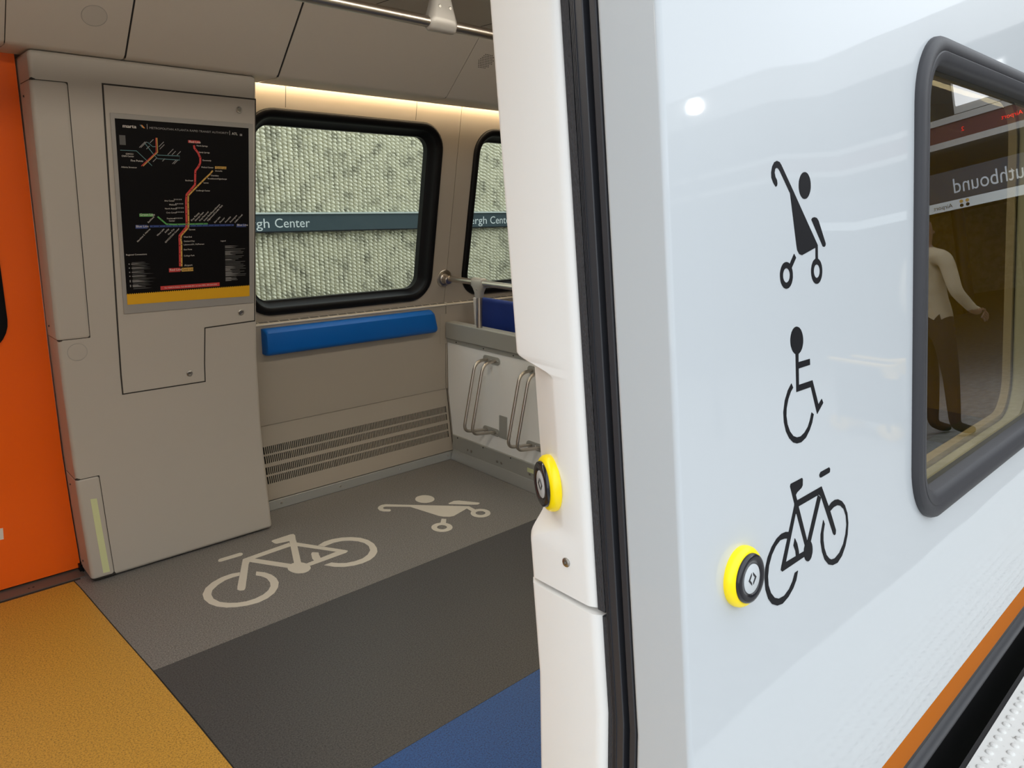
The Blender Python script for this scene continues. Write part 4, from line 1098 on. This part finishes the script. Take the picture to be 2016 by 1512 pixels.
# ================================================================== seats past the partition
def seat(label, loc, rz, group):
    s = empty('seat', (0, 0, 0), label=label, cat='seat', group=group)
    W = 0.46
    mb = MB()
    # backrest: gently bowed slab in the local frame, x forward
    prof = [(-0.02, 0.40), (-0.045, 0.62), (-0.075, 0.80), (-0.095, 0.95), (-0.11, 0.965), (-0.130, 0.95), (-0.115, 0.80), (-0.085, 0.62), (-0.065, 0.40)]
    n = len(prof)
    v = [(x, y, z) for y in (-W / 2, W / 2) for x, z in prof]
    mb.add(v, [(i, (i + 1) % n, n + (i + 1) % n, n + i) for i in range(n)] + [tuple(range(n)), tuple(range(2 * n - 1, n - 1, -1))])
    mb.build('backrest', M['seat_blue'], s, bevel=0.012, seg=3)
    MB().box(-0.04, 0.42, -W / 2, W / 2, 0.38, 0.455).build('cushion', M['seat_blue'], s, bevel=0.025, seg=3)
    for sgn in (-1, 1):
        y0 = sgn * (W / 2 + 0.002)
        mb = MB().slab([[(-0.14, 0.36), (0.40, 0.36), (0.40, 0.385), (-0.02, 0.42), (-0.10, 0.955), (-0.138, 0.955), (-0.10, 0.42)]], lambda u, q, n: Vector((u, y0 + n * sgn, q)), 0.0, 0.014)
        mb.build('side_shell', M['partition_white'], s, bevel=0.004)
    MB().box(-0.02, 0.30, -0.05, 0.05, 0.0, 0.38).build('pedestal', M['alu'], s, bevel=0.01)
    s.location = loc
    s.rotation_euler = (0, 0, rz)
    return s


seat('navy blue seat just past the partition by the far wall', (2.835, 2.985, 0), 0, 'seats past the partition')
b1 = seat('navy blue seat by the near window before the yellow screen', (2.27, 0.72, 0), math.pi / 2, 'seats along the near wall')
b2 = seat('navy blue seat by the near window touching the yellow screen', (2.785, 0.72, 0), math.pi / 2, 'seats along the near wall')
for b in (b1, b2):
    b.scale = (1, 1, 0.84)

# yellow glass screen seen through the near window
scr = empty('glass_screen', (3.06, 0.95, 0.5), label='upright yellow tinted glass screen seen through the near window', cat='screen')


def on_scr(u, v, n):
    return Vector((3.06 - n, u + 0.126 * (v - 1.0), v))


MB().slab([rrect(0.655, 1.62, 0.60, 1.95, 0.10, 6)], on_scr, -0.006, 0.0).build('pane', M['glass_yellow'], scr)
MB().tube([(3.06, 1.745, 0.0), (3.06, 1.745, TZ)], 0.017, 14).build('post', M['steel'], scr, smooth=40)
for zz in (0.8, 1.6):
    MB().box(3.045, 3.075, 1.60 + 0.126 * (zz - 1), 1.745, zz - 0.03, zz + 0.03).build('clamp', M['bracket'], scr, bevel=0.004)

# ================================================================== near side: body shell around the doorway
JX = 0.700
W3 = (1.449, 2.516, 0.886, 1.800)
wall_near = empty('wall_near', (1.5, 0.42, 0), kind='structure')
SK0, SK1 = 0.338, 2.32
mb = MB().slab([[(JX, SK0), (6.0, SK0), (6.0, SK1), (JX, SK1)], list(reversed(rrect(W3[0] + 0.02, W3[1] - 0.02, W3[2] + 0.02, W3[3] - 0.02, 0.11)))], on_ext, -0.088, 0.0, cuts=(0.5, 0.8))
mb.build('body_side', M['body_white'], wall_near, bevel=0.007, seg=4, label='glossy white outer body panel')
profile_panel(JX, 6.0, [0.188, 0.215, 0.25, 0.29, 0.3365], ext_y, 0.0, -0.088).build('orange_stripe', M['orange_stripe'], wall_near, bevel=0.002, label='orange stripe along the lower body edge')
profile_panel(JX, 6.0, [0.110, 0.135, 0.16, 0.187], ext_y, -0.004, -0.088).build('side_skirt', M['skirt'], wall_near)
mb = MB().tube([(JX, ext_y(0.10) + 0.012, 0.085), (6.0, ext_y(0.10) + 0.012, 0.085)], 0.030, 14)
mb.build('rubbing_strip', M['seal_rubber'], wall_near, smooth=50, label='rounded dark rubbing strip under the orange stripe')
MB().box(JX, 6.0, 0.49, 0.56, -0.45, 0.11).build('underframe', M['black'], wall_near)
MB().box(-2.6, JX, 0.49, 0.56, -0.45, -0.02).build('underframe', M['black'], wall_near)
# the shell left of the doorway and above it, roof
profile_panel(-2.6, -0.78, zlist(0.03, 2.32, EXT_Z), ext_y, 0.0, -0.29).build('body_side', M['body_white'], wall_near)
profile_panel(-0.78, JX - 0.001, [2.0, 2.32], ext_y, 0.0, -0.29).build('door_header', M['body_white'], wall_near)
MB().box(-2.6, 6.0, 0.55, 3.30, 2.34, 2.40).build('roof', M['canopy'], wall_near)
MB().box(5.96, 6.0, 0.55, 3.40, 0.0, 2.34).build('end_wall', M['grey_wall'], wall_near)
MB().box(-2.6, -2.56, 0.55, 3.40, 0.0, 2.34).build('end_wall', M['grey_wall'], wall_near)
# inner lining past the jamb
MB().slab([[(1.40, 0.02), (6.0, 0.02), (6.0, 1.96), (1.40, 1.96)], list(reversed(rrect(W3[0] + 0.03, W3[1] - 0.03, W3[2] + 0.03, W3[3] - 0.03, 0.10)))],
          on_ext, -0.110, -0.09, cuts=(0.1, 0.25, 0.5, 0.8)).build('inner_lining', M['grey_wall'], wall_near)

# symbols on the outside
symbol('stroller_symbol', EXT_STROLLER, EXT_STROLLER_RINGS, on_ext, 0.0, 0.0006, M['black_film'], wall_near, 'black stroller symbol on the white body')
symbol('wheelchair_symbol', EXT_WHEELCHAIR, [], on_ext, 0.0, 0.0006, M['black_film'], wall_near, 'black wheelchair symbol on the white body')
symbol('bicycle_symbol', EXT_BICYCLE, [], on_ext, 0.0, 0.0006, M['black_film'], wall_near, 'black bicycle symbol on the white body')

# outer window
w3 = empty('window_3', on_ext(2.0, 0.89, 0), kind='structure')
mb = MB()
sweep_rrect(mb, W3[0], W3[1], W3[2], W3[3], 0.125,
            [(0.0, -0.002), (0.0, 0.006), (0.003, 0.012), (0.010, 0.015), (0.022, 0.0155), (0.026, 0.013), (0.028, 0.0145), (0.040, 0.013), (0.048, 0.008), (0.051, 0.002), (0.052, -0.020), (0.058, -0.024)], on_ext, 12)
mb.build('window_frame', M['ext_rubber'], w3, smooth=40, label='thick dark grey rubber window surround')
MB().slab([rrect(W3[0] + 0.045, W3[1] - 0.045, W3[2] + 0.045, W3[3] - 0.045, 0.09)], on_ext, -0.024, -0.018).build('pane', M['glass_ext'], w3)

# ================================================================== door jamb
jamb = empty('trim_1', (JX, 0.6, 0.0), kind='structure')


def lining(z_list, cutf, y_off=0.0, dx=0.0):
    mb = MB()
    rings = []
    for z in z_list:
        e = ext_y(z)
        c = cutf(z)
        y0, y1 = e + 0.145 + y_off, e + 0.281
        r = 0.020
        x = JX + dx
        ring = [(x + 0.30, y0, z)]
        for k in range(7):
            a = math.radians(90.0 * k / 6)
            ring.append((x + r - r * math.sin(a), y0 + r - r * math.cos(a), z))
        yc = (y1 - 0.012) * (1 - c) + (e + 0.202) * c
        xd = x + 0.012 * (1 - c) + 0.040 * c
        yd = y1 * (1 - c) + (e + 0.276) * c
        ring.append((x, yc - 0.004, z))
        ring.append((x + (xd - x) * 0.06, yc + (yd - yc) * 0.04, z))
        ring.append((x + (xd - x) * 0.5, yc + (yd - yc) * 0.5, z))
        ring.append((xd, yd, z))
        ring.append((xd + 0.012, yd + 0.002, z))
        ring.append((x + 0.66, max(yd, y1) if c < 0.5 else yd + 0.002, z))
        ring.append((x + 0.66, y0 + 0.02, z))
        rings.append(ring)
    m = len(rings[0])
    f = [(i * m + j, i * m + (j + 1) % m, (i + 1) * m + (j + 1) % m, (i + 1) * m + j) for i in range(len(rings) - 1) for j in range(m)]
    f += [tuple(range(m - 1, -1, -1)), tuple((len(rings) - 1) * m + j for j in range(m))]
    mb.add([p for r in rings for p in r], f)
    return mb


def sm(t):
    t = min(max(t, 0), 1)
    return t * t * (3 - 2 * t)


def cut(z):
    if z > 1.2:
        return sm((1.290 - z) / 0.026)
    return sm((z - 1.012) / 0.045)


zs = [0.953, 0.957, 0.963, 1.0, 1.012] + [1.012 + 0.045 * k / 8 for k in range(1, 9)] + [1.10, 1.15, 1.20, 1.24, 1.262] + [1.264 + 0.026 * k / 7 for k in range(0, 8)] + [1.32, 1.40, 1.50, 1.60, 1.70, 1.80, 1.90, 1.975]
lining(zs, cut).build('upper_lining', M['lining_white'], jamb, smooth=42, label='white upper jamb lining with a recess for the button')
lining([0.0, 0.1, 0.25, 0.4, 0.5, 0.65, 0.8, 0.933, 0.941, 0.945], lambda z: 0.0, -0.006, -0.002).build('lower_lining', M['lining_white'], jamb, smooth=42, label='white lower jamb lining')
screw(jamb, (JX - 0.0005, ext_y(1.0) + 0.198, 1.003), (-1, 0, 0), 0.007)


def jamb_strip(name, a, b, x0, x1, mat, z0=0.0, z1=1.975, **kw):
    zz = zlist(z0, z1, EXT_Z)
    mb = MB()
    k = len(zz)
    v = [(x, ext_y(z) + q, z) for z in zz for x, q in ((x0, a), (x0, b), (x1, b), (x1, a))]
    f = [(i * 4 + j, i * 4 + (j + 1) % 4, (i + 1) * 4 + (j + 1) % 4, (i + 1) * 4 + j) for i in range(k - 1) for j in range(4)] + [(0, 1, 2, 3), (4 * k - 4, 4 * k - 3, 4 * k - 2, 4 * k - 1)]
    mb.add(v, f)
    return mb.build(name, mat, jamb, **kw)


jamb_strip('brush_seal', 0.1335, 0.1465, JX + 0.004, JX + 0.03, M['brush'], 0.953, 1.975, label='black brush seal')
jamb_strip('brush_seal', 0.1300, 0.1405, JX + 0.006, JX + 0.03, M['brush'], 0.0, 0.945, label='black brush seal')
jamb_strip('seal_gap', 0.125, 0.1345, JX + 0.02, JX + 0.04, M['black'])
jamb_strip('rubber_seal', 0.1105, 0.131, JX + 0.003, JX + 0.03, M['seal_rubber'], bevel=0.002, label='ridged black rubber seal')
for q in (0.1285, 0.1262, 0.1238):
    jamb_strip('seal_ridge', q - 0.0006, q + 0.0006, JX + 0.0015, JX + 0.004, M['seal_rubber'])
jamb_strip('door_pocket', 0.0995, 0.111, JX + 0.10, JX + 0.12, M['pocket'], label='dark slot of the door pocket')
jamb_strip('rubber_seal', 0.0885, 0.0995, JX + 0.001, JX + 0.03, M['ext_rubber'], bevel=0.002, label='dark rubber edging beside the white body')
jamb_strip('pocket_back', 0.085, 0.15, JX + 0.12, JX + 0.14, M['pocket'])


# ================================================================== door buttons
def button(label, o, ex, ey, ez):
    b = empty('door_button', o, label=label, cat='button', group='round door buttons')
    MB().lathe(o, ex, ey, ez, [(0.0405, -0.001), (0.0415, 0.003), (0.0408, 0.008), (0.0385, 0.0115), (0.0355, 0.0135), (0.0335, 0.0138), (0.0335, 0.009)], 48).build('ring', M['button_yellow'], b, smooth=60, label='glowing yellow ring')
    MB().lathe(o, ex, ey, ez, [(0.0325, 0.008), (0.0335, 0.0145), (0.0325, 0.0180), (0.030, 0.0195), (0.0215, 0.0185), (0.0205, 0.0170)], 48).build('bezel', M['button_black'], b, smooth=50, label='black domed bezel')
    MB().lathe(o, ex, ey, ez, [(0.0200, 0.012), (0.0200, 0.0178), (0.0190, 0.0184)], 40).build('face', M['button_face'], b, smooth=40, label='pale grey push face')
    mp = lambda u, v, n: o + ex * u + ey * v + ez * n
    for s in (-1, 1):
        mb = MB().slab([[(s * 0.0018, 0.0088), (s * 0.0100, 0.0), (s * 0.0018, -0.0088), (s * 0.0018, -0.0050), (s * 0.0062, 0.0), (s * 0.0018, 0.0050)][::s]], mp, 0.0182, 0.0189)
        mb.build('arrow_mark', M['button_black'], b)
    return b


ey_ = Vector((0, 0.125, 0.992))
button('lit yellow door button outside on the white body beside the bicycle symbol', on_ext(0.8290, 1.0155, 0.0), Vector((1, 0, 0)), ey_, Vector((1, 0, 0)).cross(ey_))
zc = 1.106
dirv = Vector((0.040, 0.074, 0)).normalized()
upv = Vector((0, 0.125, 0.992))
nv = upv.cross(dirv).normalized()
if nv.x > 0:
    nv = -nv
exv = upv.cross(nv).normalized()
oc = Vector((JX + 0.0155, ext_y(zc) + 0.2305, zc))
button('lit yellow door button in the recess of the white door jamb', oc, exv, nv.cross(exv).normalized(), nv)

# ================================================================== platform
plat = MB().box(-12, 40, -14.0, -0.30, -0.30, -0.002).build('platform', M['paving'], kind='structure')
tac = MB().box(-4, 14, -0.30, 0.378, -0.30, 0.0).build('tactile_strip', M['tactile'], plat, label='white tactile strip along the platform edge')
MB().box(-4, 14, 0.378, 0.392, -0.08, -0.004).build('edge_strip', M['black'], plat, label='black rubber platform edge')
MB().box(-12, 40, 0.30, 0.38, -1.3, -0.301).build('platform_face', M['station_wall'], plat)
dome = MB().lathe(Vector((0, 0, 0)), Vector((1, 0, 0)), Vector((0, 1, 0)), Vector((0, 0, 1)), [(0.0115, -0.001), (0.0105, 0.002), (0.0085, 0.004), (0.006, 0.0048)], 10)
proto = None
rest = MB()
for i in range(-20, 160):
    for j in range(15):
        x, y = i * 0.042 + (j % 2) * 0.0, 0.352 - j * 0.042
        px_in = y > 0.06 and x > 1.95 and x < 3.9 and (x * 0.145 < y + 0.02)
        if px_in and proto is None:
            proto = dome.build('dome', M['tactile'], plat, smooth=50)
            proto.location = (x, y, 0.0)
            count = 1
        elif px_in and count < 290:
            c = proto.copy()
            COL.objects.link(c)
            c.location = (x, y, 0.0)
            count += 1
        else:
            rest.add([(q[0] + x, q[1] + y, q[2]) for q in dome.v], dome.f)
rest.build('domes', M['tactile'], plat, smooth=50, kind='stuff', label='rows of small raised domes')

# track bed and the ribbed wall behind the train
MB().box(-12, 40, 0.40, 5.6, -1.35, -1.2).build('track_bed', M['station_wall'], None, kind='structure')
YW = 5.275
rib = 0.041
RX0, RX1, RZ0, RZ1 = 2.0, 6.2, 0.70, 2.40
nx_per = 6
cols = int((RX1 - RX0) / rib) * nx_per
dz = 0.0048
nrow = int((RZ1 - RZ0) / dz)
rnd = random.Random(11)
phase = [rnd.uniform(0, 1) for _ in range(cols // nx_per + 2)]
period = 0.029
vv, ff = [], []
for i in range(cols + 1):
    r = i // nx_per
    t = (i % nx_per) / nx_per
    x = RX0 + i * rib / nx_per
    ridge = 1 - abs(2 * t - 1)            # 0 in the groove, 1 on the crest
    for k in range(nrow + 1):
        z = RZ0 + k * dz
        ph = ((z + 0.019 * ridge) / period + phase[r] + 0.1 * math.sin(z * 9 + r)) % 1.0
        step = 0.036 * (1 - ph) * (0.35 + 0.65 * ridge)
        jit = rnd.uniform(-0.0012, 0.0012) + (0.012 if rnd.random() < 0.02 else 0)
        y = YW + 0.02 - 0.050 * ridge ** 0.45 - step + jit
        vv.append((x, y, z))
for i in range(cols):
    for k in range(nrow):
        a = i * (nrow + 1) + k
        ff.append((a, a + nrow + 1, a + nrow + 2, a + 1))
me = bpy.data.meshes.new('wall_ribbed')
me.from_pydata(vv, [], ff)
me.materials.append(M['concrete'])
wr = bpy.data.objects.new('wall_ribbed', me)
COL.objects.link(wr)
tag(wr, kind='structure')
MB().slab([[(-12, -1.3), (40, -1.3), (40, 3.4), (-12, 3.4)], [(RX0, RZ0), (RX0, RZ1), (RX1, RZ1), (RX1, RZ0)]], lambda u, v, n: Vector((u, YW - n, v)), -0.2, 0.0).build('wall_plain', M['concrete'], wr)
sign = empty('station_sign', (3.5, YW - 0.04, 1.26), label='long slate blue station name band across the ribbed wall', cat='sign')
MB().box(1.4, 7.6, YW - 0.075, YW - 0.03, 1.262, 1.386).build('band', M['sign_slate'], sign)
MB().box(1.4, 7.6, YW - 0.085, YW - 0.03, 1.386, 1.398).build('pale_edge', M['sign_edge'], sign)
MB().box(1.4, 7.6, YW - 0.072, YW - 0.03, 1.253, 1.262).build('dark_edge', M['black'], sign)
on_sign = lambda u, v, n: Vector((u, YW - 0.075 - n, v))
for cx in (2.447, 4.547, 6.647):
    mb = MB()
    add_text(mb, 'Lindbergh', cx - 0.038, 1.289, 0.067, on_sign, 0.001, 'R', width=0.46)
    mb.build('lettering', M['sign_white'], sign)
    mb = MB()
    add_text(mb, 'Center', cx, 1.289, 0.067, on_sign, 0.001, 'L', width=0.285)
    mb.build('lettering', M['sign_white'], sign)
    ax = cx + 1.305
    MB().slab([[(ax, 1.300), (ax + 0.11, 1.345), (ax + 0.095, 1.325), (ax + 0.20, 1.325), (ax + 0.20, 1.312), (ax + 0.05, 1.308)]], on_sign, 0.0, 0.001).build('arrow', M['sign_white'], sign)

# ================================================================== station beyond the platform, mirrored in the body and the window
MB().box(-12, 40, -14.3, -14.0, -0.3, 4.2).build('wall_station', M['station_wall'], None, kind='structure')
MB().box(40, 40.3, -14.0, 5.3, -1.3, 4.2).build('wall_end', M['station_wall'], None, kind='structure')
can = empty('canopy', (20, -4, 3.9), kind='structure')
MB().box(9.3, 40, -14.0, 5.3, 3.95, 4.15).build('canopy_slab', M['canopy'], can)
MB().box(9.3, 9.38, -14.0, 5.3, 3.72, 3.95).build('fascia', M['canopy'], can)
for i, x in enumerate((10.0, 16.5, 23, 29.5)):
    MB().tube([(x, -5.6, 0), (x, -5.6, 3.95)], 0.16, 18).build('column', M['column'], can, smooth=40)
    MB().box(x - 0.25, x + 0.25, -5.85, -5.35, 0.0, 0.06).build('column_base', M['column'], can)

gan = empty('direction_sign', (9.5, -2.0, 2.0), label='dark hanging direction sign with a pale strip mirrored in the near window', cat='sign')
GX = 9.5
on_gan = lambda u, v, n: Vector((GX - n, -u, v))
MB().box(GX, GX + 0.05, -3.6, -0.55, 2.13, 2.46).build('board', M['column'], gan)
MB().box(GX - 0.004, GX + 0.05, -3.6, -0.55, 2.02, 2.125).build('pale_strip', M['sign_white'], gan)
mb = MB()
add_text(mb, 'Southbound', 0.86, 2.20, 0.165, on_gan, 0.002, 'L', width=0.86)
mb.build('lettering', M['sign_white'], gan)
mb = MB()
add_text(mb, 'Airport', 1.75, 2.05, 0.045, on_gan, 0.006, 'L')
mb.build('strip_lettering', M['black_film'], gan)
for u, v, mt in ((1.60, 2.095, 'p_gold'), (1.66, 2.095, 'p_gold'), (1.60, 2.05, 'black_film'), (1.66, 2.05, 'black_film')):
    MB().slab([circle(u, v, 0.019, 16)], on_gan, 0.004, 0.006).build('dot', M[mt], gan)
for y in (-3.4, -0.8):
    MB().tube([(GX + 0.03, y, 2.44), (GX + 0.03, y, 2.715)], 0.02, 10).build('hanger', M['bracket'], gan, smooth=40)
led = empty('train_display', (9.5, -2.0, 2.74), label='long dark red dot-matrix train display on a grey beam', cat='display')
MB().box(GX, GX + 0.3, -9.0, -0.4, 2.98, 3.05).build('beam', M['bracket'], led)
MB().box(GX, GX + 0.3, -9.0, -0.4, 2.72, 2.79).build('beam', M['bracket'], led)
MB().box(GX + 0.02, GX + 0.28, -4.2, -0.5, 2.79, 2.98).build('screen', M['led_box'], led)
for u, s in ((1.0, 'Airport'), (1.55, '2')):
    mb = MB()
    add_text(mb, s, u, 2.86, 0.045, on_gan, -0.017, 'L')
    mb.build('lit_text', M['led_red'], led)
MB().box(GX + 0.1, GX + 0.2, -5.70, -5.50, 0.0, 3.02).build('post', M['column'], led)

# small platform lamp whose glint shows on the body
lp = empty('platform_lamp', (5.70, -2.60, 0), label='slim platform lamp post with a small bright head', cat='lamp')
MB().tube([(5.72, -2.72, 0), (5.72, -2.72, 2.95), (5.715, -2.66, 3.0)], 0.03, 12).build('post', M['column'], lp, smooth=40)
MB().lathe(Vector((5.70, -2.60, 2.975)), Vector((1, 0, 0)), Vector((0, 1, 0)), Vector((0, 0, 1)), [(0.02, -0.055), (0.045, -0.04), (0.058, 0.0), (0.045, 0.04), (0.02, 0.055)], 16).build('bulb', M['lamp'], lp, smooth=60)
MB().lathe(Vector((5.70, -2.60, 3.03)), Vector((1, 0, 0)), Vector((0, 1, 0)), Vector((0, 0, 1)), [(0.09, 0), (0.085, 0.02), (0.03, 0.04)], 16).build('cap', M['column'], lp, smooth=40)
# flat light panel under the beam line
lpan = empty('light_panel', (9.6, -1.4, 3.14), label='square white light panel above the train display', cat='lamp')
MB().box(9.48, 9.52, -1.60, -1.16, 3.14, 3.48).build('panel', M['light_panel'], lpan)
MB().box(9.52, 9.56, -1.63, -1.13, 3.06, 3.51).build('housing', M['bracket'], lpan)


# ------------------------------------------------------------------ person waiting on the platform
def skin_body(name, nodes, edges, root, mats, parent, matf, levels=2):
    me = bpy.data.meshes.new(name)
    me.from_pydata([n[0] for n in nodes], edges, [])
    o = bpy.data.objects.new(name, me)
    COL.objects.link(o)
    md = o.modifiers.new('skin', 'SKIN')
    md.use_smooth_shade = True
    for i, n in enumerate(nodes):
        sv = me.skin_vertices[0].data[i]
        r = n[1]
        sv.radius = r if isinstance(r, tuple) else (r, r)
        sv.use_root = (i == root)
    sd = o.modifiers.new('sub', 'SUBSURF')
    sd.levels = levels
    sd.render_levels = levels
    dg = bpy.context.evaluated_depsgraph_get()
    m2 = bpy.data.meshes.new_from_object(o.evaluated_get(dg))
    bpy.data.objects.remove(o)
    m2.name = name
    m2.materials.clear()
    for q in mats:
        m2.materials.append(q)
    for p in m2.polygons:
        p.use_smooth = True
        p.material_index = matf(p.center)
    o2 = bpy.data.objects.new(name, m2)
    COL.objects.link(o2)
    o2.parent = parent
    return o2


per = empty('person', (0, 0, 0), label='person in a khaki shirt and black trousers standing on the platform', cat='person')
N = [((0, 0, 0.98), (0.17, 0.12)), ((0, 0, 1.15), (0.155, 0.11)), ((0, 0.01, 1.35), (0.185, 0.12)), ((0, 0.0, 1.50), (0.13, 0.09)), ((0, 0.0, 1.57), 0.062), ((0, -0.015, 1.65), (0.072, 0.085)), ((0, -0.015, 1.74), (0.078, 0.095)), ((0, -0.005, 1.82), (0.055, 0.07)),
     ((0.10, 0, 0.90), 0.095), ((0.11, -0.01, 0.50), 0.065), ((0.115, 0.015, 0.10), 0.045), ((0.12, -0.10, 0.045), 0.04), ((0.12, -0.17, 0.03), 0.03),
     ((-0.10, 0, 0.90), 0.095), ((-0.11, -0.04, 0.50), 0.065), ((-0.115, 0.0, 0.10), 0.045), ((-0.12, -0.11, 0.045), 0.04), ((-0.12, -0.18, 0.03), 0.03),
     ((0.20, 0, 1.46), 0.066), ((0.27, 0.01, 1.18), 0.05), ((0.25, -0.16, 1.02), 0.038), ((0.24, -0.24, 0.99), 0.034),
     ((-0.20, 0, 1.46), 0.066), ((-0.27, 0.02, 1.18), 0.05), ((-0.26, -0.04, 0.93), 0.038), ((-0.26, -0.06, 0.85), 0.034)]
E = [(0, 1), (1, 2), (2, 3), (3, 4), (4, 5), (5, 6), (6, 7), (0, 8), (8, 9), (9, 10), (10, 11), (11, 12), (0, 13), (13, 14), (14, 15), (15, 16), (16, 17), (3, 18), (18, 19), (19, 20), (20, 21), (3, 22), (22, 23), (23, 24), (24, 25)]


def body_mat(c):
    if c.z > 1.56:
        return 3 if (c.z > 1.77 or c.y > 0.02 + (c.z - 1.70) * -0.3) and c.z > 1.64 else 0
    if c.z < 0.09:
        return 2
    if abs(c.x) > 0.215 and c.z < 1.02:
        return 0
    if c.z < 0.99:
        return 2
    return 1


skin_body('body', N, E, 0, [M['skin'], M['shirt'], M['trouser'], M['hair']], per, body_mat)
# fingers and thumb of each hand
for s, base, dirv in ((1, Vector((0.24, -0.25, 0.985)), Vector((0.0, -0.75, -0.66))), (-1, Vector((-0.26, -0.062, 0.84)), Vector((0, -0.25, -0.97)))):
    mb = MB()
    side = Vector((0, -dirv.z, dirv.y))
    for j, L in enumerate((0.070, 0.080, 0.076, 0.060)):
        p = base + side * (j - 1.5) * 0.018 + dirv * 0.03
        mb.tube([p, p + dirv * L * 0.5, p + dirv * L + Vector((-s * 0.018, 0, 0))], [0.009, 0.0085, 0.0065], 8)
    p = base - side * 0.03
    mb.tube([p, p + dirv * 0.03 - side * 0.015 + Vector((-s * 0.01, 0, 0)), p + dirv * 0.055 - side * 0.012 + Vector((-s * 0.02, 0, 0))], [0.011, 0.010, 0.008], 8)
    mb.build('fingers', M['skin'], per, smooth=60)
mb = MB()
mb.tube([(0, -0.108, 1.715), (0, -0.128, 1.685), (0, -0.118, 1.675)], [0.008, 0.014, 0.010], 8)
mb.build('nose', M['skin'], per, smooth=60)
per.location = (6.6, -1.16, 0)
per.rotation_euler = (0, 0, math.radians(115))
per.scale = (1.0, 1.0, 1.0)

# trolley beside the person
tro = empty('trolley', (6.5, -1.6, 0), label='black wheeled trolley with yellow handle and wheels beside the standing person', cat='trolley')
MB().box(6.25, 6.60, -1.86, -1.50, 0.14, 0.62).build('case', M['trouser'], tro, bevel=0.03, seg=3)
MB().tube(tube_bend([(6.2, -1.86, 0.66), (6.2, -1.4, 0.66), (6.65, -1.4, 0.66), (6.65, -1.86, 0.66)], 0.05), 0.018, 10).build('handle', M['cart_yellow'], tro, smooth=50)
for x, y in ((6.28, -1.85), (6.28, -1.51), (6.57, -1.85), (6.57, -1.51)):
    MB().lathe(Vector((x - 0.02, y, 0.075)), Vector((0, 1, 0)), Vector((0, 0, 1)), Vector((1, 0, 0)), [(0.06, 0.0), (0.075, 0.008), (0.075, 0.032), (0.06, 0.04)], 18).build('wheel', M['cart_yellow'], tro, smooth=40)
    MB().box(x - 0.02, x + 0.02, y - 0.015, y + 0.015, 0.075, 0.16).build('fork', M['trouser'], tro)
for x, y in ((6.28, -1.50), (6.57, -1.50)):
    MB().box(x - 0.012, x + 0.012, y - 0.012, y + 0.1, 0.55, 0.66).build('upright', M['cart_yellow'], tro)
